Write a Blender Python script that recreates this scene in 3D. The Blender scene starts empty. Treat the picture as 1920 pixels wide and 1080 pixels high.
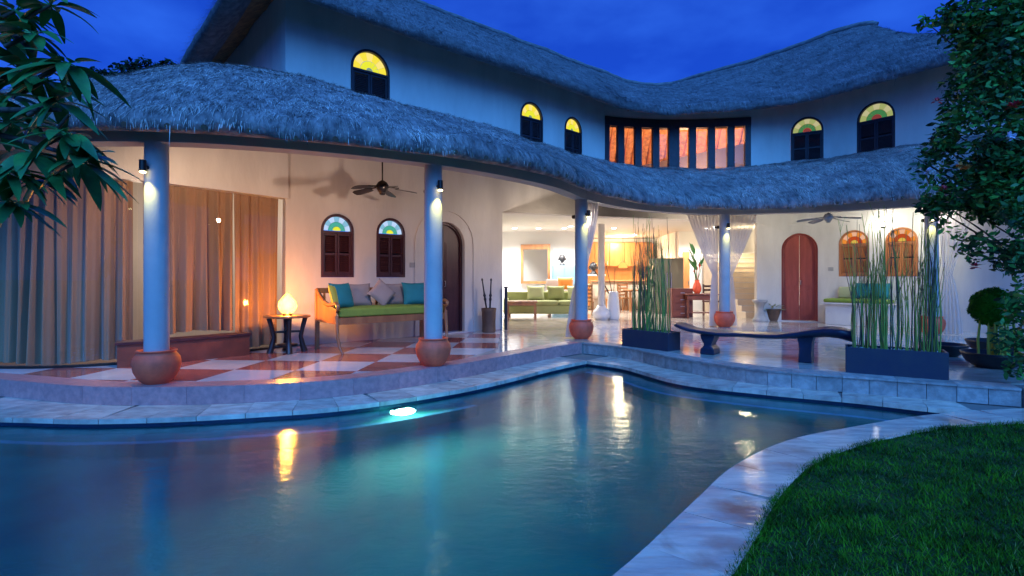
import bpy, math, random
import numpy as np
from mathutils import Vector, Matrix, noise
from mathutils.geometry import delaunay_2d_cdt
random.seed(7); rng = np.random.default_rng(11)
sc = bpy.context.scene
PI = math.pi
# ------------------------------------------------------------------ camera
CH = 1.2
cam_d = bpy.data.cameras.new('camera'); cam = bpy.data.objects.new('camera', cam_d)
sc.collection.objects.link(cam); sc.camera = cam
cam.location = (0, 0, CH); cam.rotation_euler = (PI/2, 0, 0)
cam_d.sensor_width = 36; cam_d.lens = 36*1000/1920; cam_d.shift_y = -20/1920
cam_d.clip_start = .05; cam_d.clip_end = 2000
# ------------------------------------------------------------------ sky, dusk light
w = bpy.data.worlds.new('World'); sc.world = w; w.use_nodes = True
nt = w.node_tree; nt.nodes.clear()
out = nt.nodes.new('ShaderNodeOutputWorld'); bg = nt.nodes.new('ShaderNodeBackground')
tc = nt.nodes.new('ShaderNodeTexCoord'); sep = nt.nodes.new('ShaderNodeSeparateXYZ')
ramp = nt.nodes.new('ShaderNodeValToRGB')
nt.links.new(tc.outputs['Generated'], sep.inputs[0]); nt.links.new(sep.outputs[2], ramp.inputs[0])
e = ramp.color_ramp.elements
e[0].position = 0.0; e[0].color = (.020, .145, .86, 1)
e[1].position = .9; e[1].color = (.010, .050, .40, 1)
m_ = e.new(.32); m_.color = (.011, .090, .74, 1)
nz = nt.nodes.new('ShaderNodeTexNoise'); nz.inputs['Scale'].default_value = 4.2; nz.inputs['Detail'].default_value = 5
mp = nt.nodes.new('ShaderNodeMapping'); mp.inputs['Scale'].default_value = (1, 1, 2.2)
nt.links.new(tc.outputs['Generated'], mp.inputs[0]); nt.links.new(mp.outputs[0], nz.inputs['Vector'])
cr = nt.nodes.new('ShaderNodeValToRGB'); cr.color_ramp.elements[0].position = .38; cr.color_ramp.elements[1].position = .64
cr.color_ramp.elements[0].color = (.75, .80, .88, 1); cr.color_ramp.elements[1].color = (2.0, 1.5, 1.16, 1)
nt.links.new(nz.outputs[0], cr.inputs[0])
mx = nt.nodes.new('ShaderNodeMix'); mx.data_type = 'RGBA'; mx.blend_type = 'MULTIPLY'; mx.inputs[0].default_value = 1
nt.links.new(ramp.outputs[0], mx.inputs[6]); nt.links.new(cr.outputs[0], mx.inputs[7])
sky = nt.nodes.new('ShaderNodeTexSky'); sky.sky_type = 'NISHITA'; sky.sun_disc = False
sky.sun_elevation = math.radians(-4); sky.sun_rotation = math.radians(180)
ad = nt.nodes.new('ShaderNodeMix'); ad.data_type = 'RGBA'; ad.blend_type = 'ADD'; ad.inputs[0].default_value = .10
nt.links.new(mx.outputs[2], ad.inputs[6]); nt.links.new(sky.outputs[0], ad.inputs[7])
nt.links.new(ad.outputs[2], bg.inputs[0]); bg.inputs[1].default_value = 1.0
nt.links.new(bg.outputs[0], out.inputs[0])
sl = bpy.data.lights.new('afterglow', 'SUN'); sl.energy = 4.9; sl.angle = math.radians(60); sl.color = (.070, .345, 1.0)
so = bpy.data.objects.new('afterglow', sl); sc.collection.objects.link(so)
so.rotation_euler = (math.radians(50), 0, math.radians(10))
sc.view_settings.view_transform = 'Standard'; sc.view_settings.look = 'None'
sc.view_settings.exposure = 0; sc.view_settings.gamma = 1
cy = sc.cycles
cy.use_denoising = True
try: cy.denoiser = 'OPENIMAGEDENOISE'
except Exception: pass
cy.max_bounces = 8; cy.diffuse_bounces = 4; cy.glossy_bounces = 4; cy.transmission_bounces = 6; cy.transparent_max_bounces = 12
cy.sample_clamp_indirect = 4; cy.sample_clamp_direct = 0; cy.blur_glossy = .5; cy.caustics_reflective = False
cy.use_light_tree = True
# ------------------------------------------------------------------ helpers
def P(px, py, Y): return Vector(((px-960)/1000*Y, Y, CH+(520-py)/1000*Y))
def F(px, py, z=0.0):
    Y = 1000*(CH-z)/(py-520); return Vector(((px-960)/1000*Y, Y, z))
def link(o, parent=None):
    sc.collection.objects.link(o)
    if parent: o.parent = parent
    return o
def tag(o, label=None, cat=None, group=None, kind=None):
    if label: o['label'] = label
    if cat: o['category'] = cat
    if group: o['group'] = group
    if kind: o['kind'] = kind
    return o
def empty(name, label=None, cat=None, group=None, loc=(0,0,0), rz=0, kind=None):
    o = bpy.data.objects.new(name, None); o.location = loc; o.rotation_euler = (0,0,rz); o.empty_display_size = .1
    return tag(link(o), label, cat, group, kind)
class MB:
    def __init__(s): s.v = []; s.f = []; s.sm = []
    def add(s, vs, fs, smooth=False):
        b = len(s.v); s.v += [tuple(x) for x in vs]
        for f in fs: s.f.append(tuple(b+i for i in f)); s.sm.append(smooth)
        return s
    def box(s, c, d, rz=0, M=None):
        x, y, z = d[0]/2, d[1]/2, d[2]/2
        vs = [Vector((i, j, k)) for i in (-x, x) for j in (-y, y) for k in (-z, z)]
        R = Matrix.Rotation(rz, 3, 'Z') if M is None else M
        vs = [R @ v + Vector(c) for v in vs]
        return s.add(vs, [(0,1,3,2),(4,6,7,5),(0,4,5,1),(2,3,7,6),(0,2,6,4),(1,5,7,3)])
    def lathe(s, prof, c=(0,0,0), n=24, cap=True):
        vs = []; fs = []
        for r, z in prof:
            for i in range(n):
                a = 2*PI*i/n; vs.append((c[0]+r*math.cos(a), c[1]+r*math.sin(a), c[2]+z))
        for j in range(len(prof)-1):
            for i in range(n):
                k = (i+1) % n; fs.append((j*n+i, j*n+k, (j+1)*n+k, (j+1)*n+i))
        s.add(vs, fs, True)
        if cap:
            s.add([vs[i] for i in range(n)], [tuple(reversed(range(n)))])
            s.add([vs[-n+i] for i in range(n)], [tuple(range(n))])
        return s
    def tube(s, pts, rad, n=8, cap=True):
        pts = [Vector(p) for p in pts]
        if not hasattr(rad, '__len__'): rad = [rad]*len(pts)
        rings = []
        up = Vector((0,0,1))
        t0 = (pts[1]-pts[0]).normalized()
        a = t0.cross(up) if abs(t0.dot(up)) < .95 else t0.cross(Vector((1,0,0)))
        a.normalize()
        for i, p in enumerate(pts):
            t = (pts[min(i+1, len(pts)-1)]-pts[max(i-1, 0)]).normalized()
            a = (a - t*a.dot(t)).normalized(); b = t.cross(a)
            rings.append([p+rad[i]*(a*math.cos(2*PI*k/n)+b*math.sin(2*PI*k/n)) for k in range(n)])
        vs = [v for r in rings for v in r]; fs = []
        for j in range(len(pts)-1):
            for i in range(n):
                k = (i+1) % n; fs.append((j*n+i, j*n+k, (j+1)*n+k, (j+1)*n+i))
        s.add(vs, fs, True)
        if cap:
            s.add(rings[0], [tuple(reversed(range(n)))]); s.add(rings[-1], [tuple(range(n))])
        return s
    def prism(s, poly, z0, z1, T=None):      # poly in xy, extruded in z (T maps a Vector)
        n = len(poly); T = T or (lambda v: v)
        vs = [T(Vector((x, y, z0))) for x, y in poly]+[T(Vector((x, y, z1))) for x, y in poly]
        fs = [tuple(reversed(range(n))), tuple(range(n, 2*n))]+[(i, (i+1) % n, n+(i+1) % n, n+i) for i in range(n)]
        return s.add(vs, fs)
    def cushion(s, w, h, t, T, n=10):
        vs = []; fs = []
        for sgn in (1, -1):
            b = len(vs)
            for j in range(n+1):
                for i in range(n+1):
                    u = 2*i/n-1; v = 2*j/n-1
                    pin = 1-.10*(1-abs(u)**2)*abs(v)**3; pin2 = 1-.10*(1-abs(v)**2)*abs(u)**3
                    th = t/2*(max(0, (1-u**4))*max(0, (1-v**4)))**.5
                    vs.append(T(Vector((u*w/2*pin2, sgn*th, v*h/2*pin))))
            for j in range(n):
                for i in range(n):
                    q = (b+j*(n+1)+i, b+j*(n+1)+i+1, b+(j+1)*(n+1)+i+1, b+(j+1)*(n+1)+i)
                    fs.append(q if sgn < 0 else q[::-1])
        return s.add(vs, fs, True)
    def mesh(s, name, mat):
        me = bpy.data.meshes.new(name); me.from_pydata(s.v, [], s.f)
        me.polygons.foreach_set('use_smooth', s.sm); me.update()
        if mat: me.materials.append(mat)
        return me
    def build(s, name, mat, parent=None, **k):
        return tag(link(bpy.data.objects.new(name, s.mesh(name, mat)), parent), **k)
def place(me, name, parent=None, loc=(0,0,0), rz=0, **k):
    o = bpy.data.objects.new(name, me); o.location = loc; o.rotation_euler = (0,0,rz) if not isinstance(rz, tuple) else rz
    return tag(link(o, parent), **k)
def copy_tree(o, parent=None):
    c = o.copy(); sc.collection.objects.link(c)
    if parent: c.parent = parent
    for ch in list(o.children): copy_tree(ch, c)
    return c
class Curve2:
    def __init__(s, pts, step=.05, closed=False, linear=False):
        p = [Vector(q[:2]) for q in pts]; n = len(p); out = []
        segs = n if closed else n-1
        for i in range(segs):
            p1 = p[i]; p2 = p[(i+1) % n]
            p0 = p[i-1] if (closed or i > 0) else p1*2-p2
            p3 = p[(i+2) % n] if (closed or i < n-2) else p2*2-p1
            m = max(2, int((p2-p1).length/step))
            # centripetal-like tangents (non-uniform)
            d0 = max((p1-p0).length, 1e-6)**.5; d1 = max((p2-p1).length, 1e-6)**.5; d2 = max((p3-p2).length, 1e-6)**.5
            t1 = ((p1-p0)/d0-(p2-p0)/(d0+d1)+(p2-p1)/d1)*d1; t2 = ((p2-p1)/d1-(p3-p1)/(d1+d2)+(p3-p2)/d2)*d1
            for k in range(m):
                t = k/m
                if linear: out.append(p1.lerp(p2, t)); continue
                out.append((2*t**3-3*t*t+1)*p1+(t**3-2*t*t+t)*t1+(-2*t**3+3*t*t)*p2+(t**3-t*t)*t2)
        out.append((p[0] if closed else p[-1]).copy())
        s.p = np.array([(q.x, q.y) for q in out]); d = np.linalg.norm(np.diff(s.p, axis=0), axis=1)
        s.s = np.concatenate([[0], np.cumsum(d)]); s.L = s.s[-1]
    def at(s, t):
        return Vector((np.interp(t, s.s, s.p[:, 0]), np.interp(t, s.s, s.p[:, 1])))
    def tan(s, t, h=.06):
        a = s.at(max(0, t-h)); b = s.at(min(s.L, t+h)); return (b-a).normalized()
    def nor(s, t): q = s.tan(t); return Vector((q.y, -q.x))
    def off(s, t, d): return s.at(t)+s.nor(t)*d
    def px(s, px):
        r = s.p[:, 0]/s.p[:, 1]*1000+960; k = np.where((r[:-1] <= px) & (r[1:] > px))[0]
        k = k[0] if len(k) else int(np.argmin(abs(r-px))); k = min(k, len(r)-2)
        f = (px-r[k])/(r[k+1]-r[k]); return float(s.s[k]+f*(s.s[k+1]-s.s[k]))
def inside(x, y, poly):
    c = False; n = len(poly); j = n-1
    for i in range(n):
        xi, yi = poly[i]; xj, yj = poly[j]
        if (yi > y) != (yj > y) and x < (xj-xi)*(y-yi)/(yj-yi)+xi: c = not c
        j = i
    return c
def cdt(outer, holes, extra=()):
    V = []; E = []
    for L in [outer]+list(holes):
        b = len(V); n = len(L); V += [Vector(q) for q in L]; E += [(b+i, b+(i+1) % n) for i in range(n)]
    V += [Vector(q) for q in extra]
    vo, eo, fo, *_ = delaunay_2d_cdt(V, E, [], 0, 1e-5)
    tri = []
    for f in fo:
        c = sum((vo[i] for i in f), Vector((0, 0)))/len(f)
        if inside(c.x, c.y, outer) and not any(inside(c.x, c.y, h) for h in holes):
            a = sum(vo[f[i]].cross(vo[f[(i+1) % len(f)]]) for i in range(len(f)))
            tri.append(tuple(f) if a > 0 else tuple(reversed(f)))
    return vo, tri
def sheet(mb, outer, holes, z, extra=()):
    v, f = cdt(outer, holes, extra); mb.add([(q.x, q.y, z) for q in v], f); return mb
def slab(mb, outer, holes, z0, z1, extra=()):
    v, f = cdt(outer, holes, extra); n = len(v)
    mb.add([(q.x, q.y, z1) for q in v]+[(q.x, q.y, z0) for q in v], list(f)+[tuple(n+i for i in reversed(t)) for t in f]+sides(f, n))
    return mb
def sides(tris, n):
    es = {}
    for t in tris:
        for i in range(len(t)): es[(t[i], t[(i+1) % len(t)])] = 1
    return [(b, a, a+n, b+n) for (a, b) in es if (b, a) not in es]
def curved_wall(mb, C, s0, s1, z0, z1, holes, th, zf=None):
    """a wall along curve C; faces at offset 0 (front, viewer side) and -th"""
    ss = np.arange(s0, s1, .2)[1:]
    ex = [(a, z) for a in ss for z in np.linspace(z0, z1, 4)]
    outer = [(s0, z0)]+[(a, z0) for a in ss]+[(s1, z0), (s1, z1)]+[(a, z1) for a in ss[::-1]]+[(s0, z1)]
    v, f = cdt(outer, holes, [q for q in ex if z0 < q[1] < z1 and not any(inside(q[0], q[1], h) for h in holes)])
    n = len(v); zf = zf or (lambda s, z: z)
    fr = [(*C.off(q.x, 0), zf(q.x, q.y)) for q in v]; bk = [(*C.off(q.x, -th), zf(q.x, q.y)) for q in v]
    mb.add(fr+bk, list(f)+[tuple(n+i for i in reversed(t)) for t in f]+sides(f, n)); return mb
def arch(c, z0, w, h, n=14, rise=None):
    r = w/2; rise = r if rise is None else rise
    return [(c-r, z0), (c+r, z0)]+[(c+r*math.cos(a), z0+h-rise+rise*math.sin(a)) for a in np.linspace(0, PI, n)]
def clip(poly, cell):
    outp = poly
    m = len(cell)
    for i in range(m):
        a = cell[i]; b = cell[(i+1) % m]; inp = outp; outp = []
        if not inp: break
        d = lambda p: (b[0]-a[0])*(p[1]-a[1])-(b[1]-a[1])*(p[0]-a[0])
        for j in range(len(inp)):
            p = inp[j]; q = inp[(j+1) % len(inp)]; dp = d(p); dq = d(q)
            if dp >= 0: outp.append(p)
            if (dp >= 0) != (dq >= 0):
                t = dp/(dp-dq); outp.append((p[0]+t*(q[0]-p[0]), p[1]+t*(q[1]-p[1])))
    return outp
def area(p): return .5*sum(p[i][0]*p[(i+1) % len(p)][1]-p[(i+1) % len(p)][0]*p[i][1] for i in range(len(p)))
def strip_blocks(C, s0, s1, step, o0, o1, z0, z1, gap, mat, parent, name, jit=.0, sub=3, bev=0):
    n = max(1, round((s1-s0)/step)); st = (s1-s0)/n
    for i in range(n):
        a = s0+i*st+gap/2; b = s0+(i+1)*st-gap/2
        dz = random.uniform(-jit, jit); mb = MB()
        q = np.linspace(a, b, sub+1)
        poly = [tuple(C.off(t, o0)) for t in q]+[tuple(C.off(t, o1)) for t in q[::-1]]
        if area(poly) < 0: poly.reverse()
        mb.prism(poly, z0, z1+dz)
        mb.build(name, mat if not isinstance(mat, list) else random.choice(mat), parent)
# ------------------------------------------------------------------ materials
def mat(name, col, rough=.7, bump=0, bscale=40, var=0, vscale=3, col2=None, metal=0, emit=None, es=1, spec=None, stretch=None, island=0, sheen=0, coat=0):
    m = bpy.data.materials.new(name); m.use_nodes = True; n = m.node_tree.nodes; l = m.node_tree.links
    b = n['Principled BSDF']; b.inputs['Roughness'].default_value = rough; b.inputs['Metallic'].default_value = metal
    b.inputs['Base Color'].default_value = (*col, 1)
    if spec is not None: b.inputs['Specular IOR Level'].default_value = spec
    if coat: b.inputs['Coat Weight'].default_value = coat; b.inputs['Coat Roughness'].default_value = .08
    if sheen: b.inputs['Sheen Weight'].default_value = sheen
    tcn = n.new('ShaderNodeTexCoord'); src = tcn.outputs['Object']
    if stretch:
        mpn = n.new('ShaderNodeMapping'); mpn.inputs['Scale'].default_value = stretch; l.new(src, mpn.inputs[0]); src = mpn.outputs[0]
    if col2 is None: col2 = tuple(c*(1-var) for c in col)
    if var or col2 != tuple(col):
        t = n.new('ShaderNodeTexNoise'); t.inputs['Scale'].default_value = vscale; t.inputs['Detail'].default_value = 6; t.inputs['Roughness'].default_value = .6
        l.new(src, t.inputs['Vector']); r = n.new('ShaderNodeValToRGB'); r.color_ramp.elements[0].position = .36; r.color_ramp.elements[1].position = .64
        r.color_ramp.elements[0].color = (*col2, 1); r.color_ramp.elements[1].color = (*col, 1); l.new(t.outputs[0], r.inputs[0]); o = r.outputs[0]
        if island:
            g = n.new('ShaderNodeNewGeometry'); mr = n.new('ShaderNodeMapRange'); mr.inputs[3].default_value = 1-island; mr.inputs[4].default_value = 1+island
            l.new(g.outputs['Random Per Island'], mr.inputs[0]); x = n.new('ShaderNodeVectorMath'); x.operation = 'SCALE'
            l.new(o, x.inputs[0]); l.new(mr.outputs[0], x.inputs['Scale']); o = x.outputs[0]
        l.new(o, b.inputs['Base Color'])
    if bump:
        t = n.new('ShaderNodeTexNoise'); t.inputs['Scale'].default_value = bscale; t.inputs['Detail'].default_value = 4; l.new(src, t.inputs['Vector'])
        bp = n.new('ShaderNodeBump'); bp.inputs['Strength'].default_value = bump; bp.inputs['Distance'].default_value = .02
        l.new(t.outputs[0], bp.inputs['Height']); l.new(bp.outputs[0], b.inputs['Normal'])
    if emit: b.inputs['Emission Color'].default_value = (*emit, 1); b.inputs['Emission Strength'].default_value = es
    return m
def per_object(m, amt=.15, rough=0):
    """tone differs from piece to piece (each stone its own)"""
    n = m.node_tree.nodes; l = m.node_tree.links; b = n['Principled BSDF']; oi = n.new('ShaderNodeObjectInfo')
    mr = n.new('ShaderNodeMapRange'); mr.inputs[3].default_value = 1-amt; mr.inputs[4].default_value = 1+amt; l.new(oi.outputs['Random'], mr.inputs[0])
    x = n.new('ShaderNodeVectorMath'); x.operation = 'SCALE'
    if b.inputs['Base Color'].links: l.new(b.inputs['Base Color'].links[0].from_socket, x.inputs[0])
    else: x.inputs[0].default_value = b.inputs['Base Color'].default_value[:3]
    l.new(mr.outputs[0], x.inputs['Scale']); l.new(x.outputs[0], b.inputs['Base Color']); return m
def shift_coords(m, k=7.0):
    """grain differs from piece to piece"""
    n = m.node_tree.nodes; l = m.node_tree.links; oi = n.new('ShaderNodeObjectInfo'); tcn = [q for q in n if q.type == 'TEX_COORD'][0]
    a = n.new('ShaderNodeVectorMath'); a.operation = 'MULTIPLY_ADD'; a.inputs[1].default_value = (1,1,1)
    s_ = n.new('ShaderNodeMath'); s_.operation = 'MULTIPLY'; s_.inputs[1].default_value = k; l.new(oi.outputs['Random'], s_.inputs[0])
    for lk in list(tcn.outputs['Object'].links): l.new(a.outputs[0], lk.to_socket)
    l.new(tcn.outputs['Object'], a.inputs[0]); l.new(s_.outputs[0], a.inputs[2]); return m
M = {}
M['plaster'] = mat('white_plaster', (.66, .62, .56), .85, .25, 22, col2=(.54, .50, .45), vscale=1.3, stretch=(1, 1, .3))
M['column'] = mat('column_plaster', (.42, .41, .40), .75, .1, 50, col2=(.35, .345, .34), vscale=2)
M['inner'] = mat('interior_plaster', (.74, .73, .72), .8, .05, 40)
M['soffit'] = mat('ceiling_paint', (.72, .70, .66), .85)
M['thatch'] = mat('thatch', (.34, .28, .27), .95, .9, 26, col2=(.10, .085, .09), vscale=7, stretch=(1, 1, .5))
M['straw'] = mat('straw', (.58, .49, .43), .9, col2=(.15, .13, .13), vscale=1.6, island=.75)
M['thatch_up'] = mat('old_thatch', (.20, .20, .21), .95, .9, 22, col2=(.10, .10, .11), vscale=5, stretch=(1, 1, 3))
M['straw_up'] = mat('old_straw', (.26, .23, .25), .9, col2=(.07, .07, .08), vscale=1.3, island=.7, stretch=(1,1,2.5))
M['under'] = mat('thatch_underside', (.46, .26, .11), .9, .6, 30, col2=(.20, .11, .06), vscale=6)
M['rafter'] = mat('rafter_wood', (.16, .09, .055), .7, .2, 30, var=.4)
M['darkwood'] = mat('dark_shutter_wood', (.065, .018, .020), .45, .15, 60, col2=(.04, .010, .013), vscale=8, stretch=(1,1,.15))
M['bluewood'] = mat('upper_shutter_wood', (.03, .022, .03), .5, .15, 60, var=.4, vscale=8)
M['reddoor'] = mat('red_wood_door', (.38, .075, .045), .42, .15, 60, col2=(.26, .05, .03), vscale=8, stretch=(1,1,.12))
M['orangewood'] = mat('orange_shutter_wood', (.42, .15, .045), .45, .15, 60, col2=(.28, .09, .03), vscale=8, stretch=(1,1,.12))
M['teak'] = mat('teak', (.36, .155, .055), .35, .1, 50, col2=(.22, .085, .03), vscale=5, stretch=(1,1,.25), coat=.3)
M['ebony'] = mat('ebony_wood', (.020, .014, .013), .32, .1, 50, var=.4)
M['benchwood'] = mat('lacquered_black_wood', (.016, .022, .055), .38, .06, 14, col2=(.010, .012, .028), vscale=4, coat=.12)
M['terracotta'] = mat('terracotta', (.88, .125, .05), .62, .15, 90, col2=(.68, .085, .035), vscale=7)
M['slate'] = mat('charcoal_planter', (.020, .024, .05), .55, .15, 60, col2=(.034, .036, .05), vscale=4)
M['soil'] = mat('soil', (.03, .02, .015), .95, .5, 50)
M['pebble'] = per_object(mat('white_pebble', (.6, .58, .55), .6), .2)
M['tile_red'] = shift_coords(per_object(mat('terracotta_floor_tile', (.46, .14, .10), .11, .05, 12, col2=(.33, .09, .065), vscale=3), .12))
M['tile_white'] = shift_coords(per_object(mat('white_marble_tile', (.60, .57, .56), .12, .03, 20, col2=(.50, .47, .46), vscale=2), .08))
M['marble'] = shift_coords(per_object(mat('polished_marble_tile', (.60, .54, .47), .09, .05, 9, col2=(.42, .34, .27), vscale=2.6, stretch=(1, 2.6, 1)), .14))
M['edge'] = shift_coords(per_object(mat('pink_terrazzo', (.60, .27, .24), .30, .1, 120, col2=(.42, .19, .18), vscale=14), .08))
M['kerb'] = shift_coords(per_object(mat('grey_kerb_stone', (.44, .37, .33), .6, .3, 40, col2=(.26, .22, .20), vscale=9), .16))
M['coping'] = shift_coords(per_object(mat('coping_stone', (.78, .60, .46), .24, .25, 14, col2=(.50, .36, .28), vscale=4, stretch=(1, 1.8, 1)), .14))
M['copingw'] = shift_coords(per_object(mat('white_pink_coping_stone', (.90, .64, .48), .13, .25, 9, col2=(.56, .36, .30), vscale=2.3, stretch=(.8, 3.2, 1)), .08))
def rust(m, amt=.75, th=.60, sc_=1.3):
    n = m.node_tree.nodes; l = m.node_tree.links; b = n['Principled BSDF']; src = b.inputs['Base Color'].links[0].from_socket
    g = n.new('ShaderNodeNewGeometry'); t = n.new('ShaderNodeTexNoise'); t.inputs['Scale'].default_value = sc_; t.inputs['Detail'].default_value = 7; t.inputs['Distortion'].default_value = .6
    l.new(g.outputs['Position'], t.inputs['Vector']); r = n.new('ShaderNodeMapRange'); r.inputs[1].default_value = th; r.inputs[2].default_value = th+.10; r.inputs[4].default_value = amt; l.new(t.outputs[0], r.inputs[0])
    x = n.new('ShaderNodeMix'); x.data_type = 'RGBA'; l.new(r.outputs[0], x.inputs[0]); l.new(src, x.inputs[6]); x.inputs[7].default_value = (.42, .15, .09, 1); l.new(x.outputs[2], b.inputs['Base Color'])
rust(M['copingw'], .8, .56, 1.5)
def stain(m, spots):
    n = m.node_tree.nodes; l = m.node_tree.links; b = n['Principled BSDF']
    for (x_, y_, r_, c_) in spots:
        src = b.inputs['Base Color'].links[0].from_socket; g = n.new('ShaderNodeNewGeometry'); t = n.new('ShaderNodeTexNoise'); t.inputs['Scale'].default_value = 9; t.inputs['Detail'].default_value = 6
        l.new(g.outputs['Position'], t.inputs['Vector']); d = n.new('ShaderNodeVectorMath'); d.operation = 'DISTANCE'; l.new(g.outputs['Position'], d.inputs[0]); d.inputs[1].default_value = (x_, y_, -.2)
        a = n.new('ShaderNodeMath'); a.operation = 'MULTIPLY_ADD'; l.new(t.outputs[0], a.inputs[0]); a.inputs[1].default_value = .28; l.new(d.outputs['Value'], a.inputs[2])
        r = n.new('ShaderNodeMapRange'); r.inputs[1].default_value = r_+.05; r.inputs[2].default_value = r_+.24; r.inputs[3].default_value = .85; r.inputs[4].default_value = 0; l.new(a.outputs[0], r.inputs[0])
        x = n.new('ShaderNodeMix'); x.data_type = 'RGBA'; l.new(r.outputs[0], x.inputs[0]); l.new(src, x.inputs[6]); x.inputs[7].default_value = (*c_, 1); l.new(x.outputs[2], b.inputs['Base Color'])
stain(M['copingw'], [(1.38, 3.22, .12, (.50, .12, .06)), (1.12, 2.80, .05, (.55, .22, .14)), (.95, 2.62, .03, (.5, .2, .12)), (2.35, 4.32, .04, (.5, .25, .17)), (4.3, 5.2, .12, (.45, .18, .11))]); rust(M['coping'], .5, .60, 2.2)
M['grout'] = mat('grout', (.20, .17, .15), .9)
M['pooltile'] = mat('pool_tile', (.012, .30, .27), .5, .1, 30, col2=(.010, .17, .20), vscale=1.1)
M['pooledge'] = mat('pool_step_edge', (.12, .36, .50), .5)
M['metal'] = mat('dark_bronze', (.035, .028, .024), .35, metal=.7)
M['chrome'] = mat('brushed_metal', (.5, .5, .5), .3, metal=.9)
M['mirror'] = mat('mirror_glass', (.75, .78, .8), .03, metal=1)
M['curtain'] = mat('brown_curtain_cloth', (.35, .20, .105), .95, .1, 300, col2=(.30, .17, .09), vscale=.8, sheen=.3)
M['sheer'] = mat('sheer_white_curtain', (.75, .73, .72), .9)
M['green'] = mat('green_seat_cloth', (.20, .29, .035), .85, .15, 250, var=.15, vscale=8)
M['teal'] = mat('teal_cushion_cloth', (.010, .20, .22), .8, .12, 200, var=.2)
M['yellow'] = mat('yellow_cushion_cloth', (.45, .42, .06), .8)
M['taupe'] = mat('taupe_cushion_cloth', (.34, .27, .24), .85, .12, 200, var=.15)
M['sofa'] = mat('green_sofa_cloth', (.30, .32, .12), .85, .1, 200, var=.15)
M['palegreen'] = mat('striped_cushion_cloth', (.45, .47, .25), .85)
M['reed'] = mat('horsetail_stem', (.15, .31, .035), .5, col2=(.32, .33, .06), vscale=5, stretch=(1,1,.6), var=.1)
M['reedtip'] = mat('bare_twig', (.10, .085, .05), .6)
M['leaf'] = mat('frangipani_leaf', (.045, .24, .05), .33, .2, 18, col2=(.02, .12, .04), vscale=9, island=.2)
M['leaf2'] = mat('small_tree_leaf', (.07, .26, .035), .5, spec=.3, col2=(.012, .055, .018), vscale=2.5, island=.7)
M['farleaf'] = mat('distant_leaf', (.02, .045, .022), .7, col2=(.010, .022, .012), vscale=1, island=.5, spec=.1)
M['ball'] = mat('clipped_shrub_leaf', (.035, .21, .008), .7, spec=.1, col2=(.02, .13, .006), vscale=8, island=.3)
M['bark'] = mat('bark', (.09, .07, .055), .9, .5, 25, var=.4)
M['grass'] = mat('grass_blade', (.065, .20, .008), .8, spec=.08, col2=(.014, .05, .004), vscale=3.6, island=.6)
M['lawn'] = mat('lawn_soil', (.018, .06, .008), .95, .5, 60, var=.5, vscale=9)
M['ground'] = mat('garden_ground', (.03, .05, .022), .95, .4, 20, var=.5, vscale=.7)
M['white'] = mat('white_ceramic', (.7, .68, .64), .4, .1, 30)
M['stone'] = mat('carved_stone', (.42, .40, .37), .8, .4, 40, var=.25)
M['kitchen'] = mat('honey_wood_cabinet', (.60, .27, .10), .35, .05, 30, col2=(.48, .20, .07), vscale=5, stretch=(1,1,.2))
M['greyblue'] = mat('pale_blue_paint', (.13, .25, .34), .5)
M['olive'] = mat('olive_steel', (.22, .21, .15), .35)
M['brown'] = mat('mahogany', (.20, .055, .03), .4, .1, 40, var=.3)
M['black'] = mat('black_stone', (.012, .012, .015), .4)
M['step'] = mat('stair_stone', (.60, .50, .38), .5, .1, 20, var=.12)
M['orange'] = mat('orange_cloth', (.65, .20, .03), .8)
M['red_flower'] = mat('red_petal', (.55, .03, .04), .6)
M['white_flower'] = mat('pale_petal', (.65, .62, .75), .6)
M['orange_flower'] = mat('orange_petal', (.60, .22, .05), .6)
def emis(name, c, s):
    m = bpy.data.materials.new(name); m.use_nodes = True; n = m.node_tree.nodes; n.clear()
    o = n.new('ShaderNodeOutputMaterial'); e_ = n.new('ShaderNodeEmission'); e_.inputs[0].default_value = (*c, 1); e_.inputs[1].default_value = s
    m.node_tree.links.new(e_.outputs[0], o.inputs[0]); return m
M['bulb'] = emis('lamp_lens', (1, .95, .86), 60)
M['bulby'] = emis('warm_lamp_lens', (1, .86, .42), 16)
M['poolbulb'] = emis('pool_lamp_lens', (.72, 1, .88), 14)
def glass_mat(name, tint=(.9,.95,1), ior=1.5, rough=0.0, refl=1.0):
    m = bpy.data.materials.new(name); m.use_nodes = True; n = m.node_tree.nodes; l = m.node_tree.links; n.clear()
    o = n.new('ShaderNodeOutputMaterial'); fr = n.new('ShaderNodeFresnel'); fr.inputs[0].default_value = ior
    t = n.new('ShaderNodeBsdfTransparent'); t.inputs[0].default_value = (*tint, 1); g = n.new('ShaderNodeBsdfGlossy'); g.inputs['Roughness'].default_value = rough
    mxs = n.new('ShaderNodeMixShader'); l.new(fr.outputs[0], mxs.inputs[0]); l.new(t.outputs[0], mxs.inputs[1]); l.new(g.outputs[0], mxs.inputs[2]); l.new(mxs.outputs[0], o.inputs[0])
    return m
M['pane'] = glass_mat('window_glass', (.96, .97, .98), 1.42)
def one_sided(m):
    n = m.node_tree.nodes; l = m.node_tree.links; fr = [q for q in n if q.type == 'FRESNEL'][0]; mx_ = [q for q in n if q.type == 'MIX_SHADER'][0]
    g = n.new('ShaderNodeNewGeometry'); a = n.new('ShaderNodeMath'); a.operation = 'SUBTRACT'; a.inputs[0].default_value = 1; l.new(g.outputs['Backfacing'], a.inputs[1])
    b = n.new('ShaderNodeMath'); b.operation = 'MULTIPLY'; l.new(a.outputs[0], b.inputs[0]); l.new(fr.outputs[0], b.inputs[1]); l.new(b.outputs[0], mx_.inputs[0])
one_sided(M['pane'])
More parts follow.
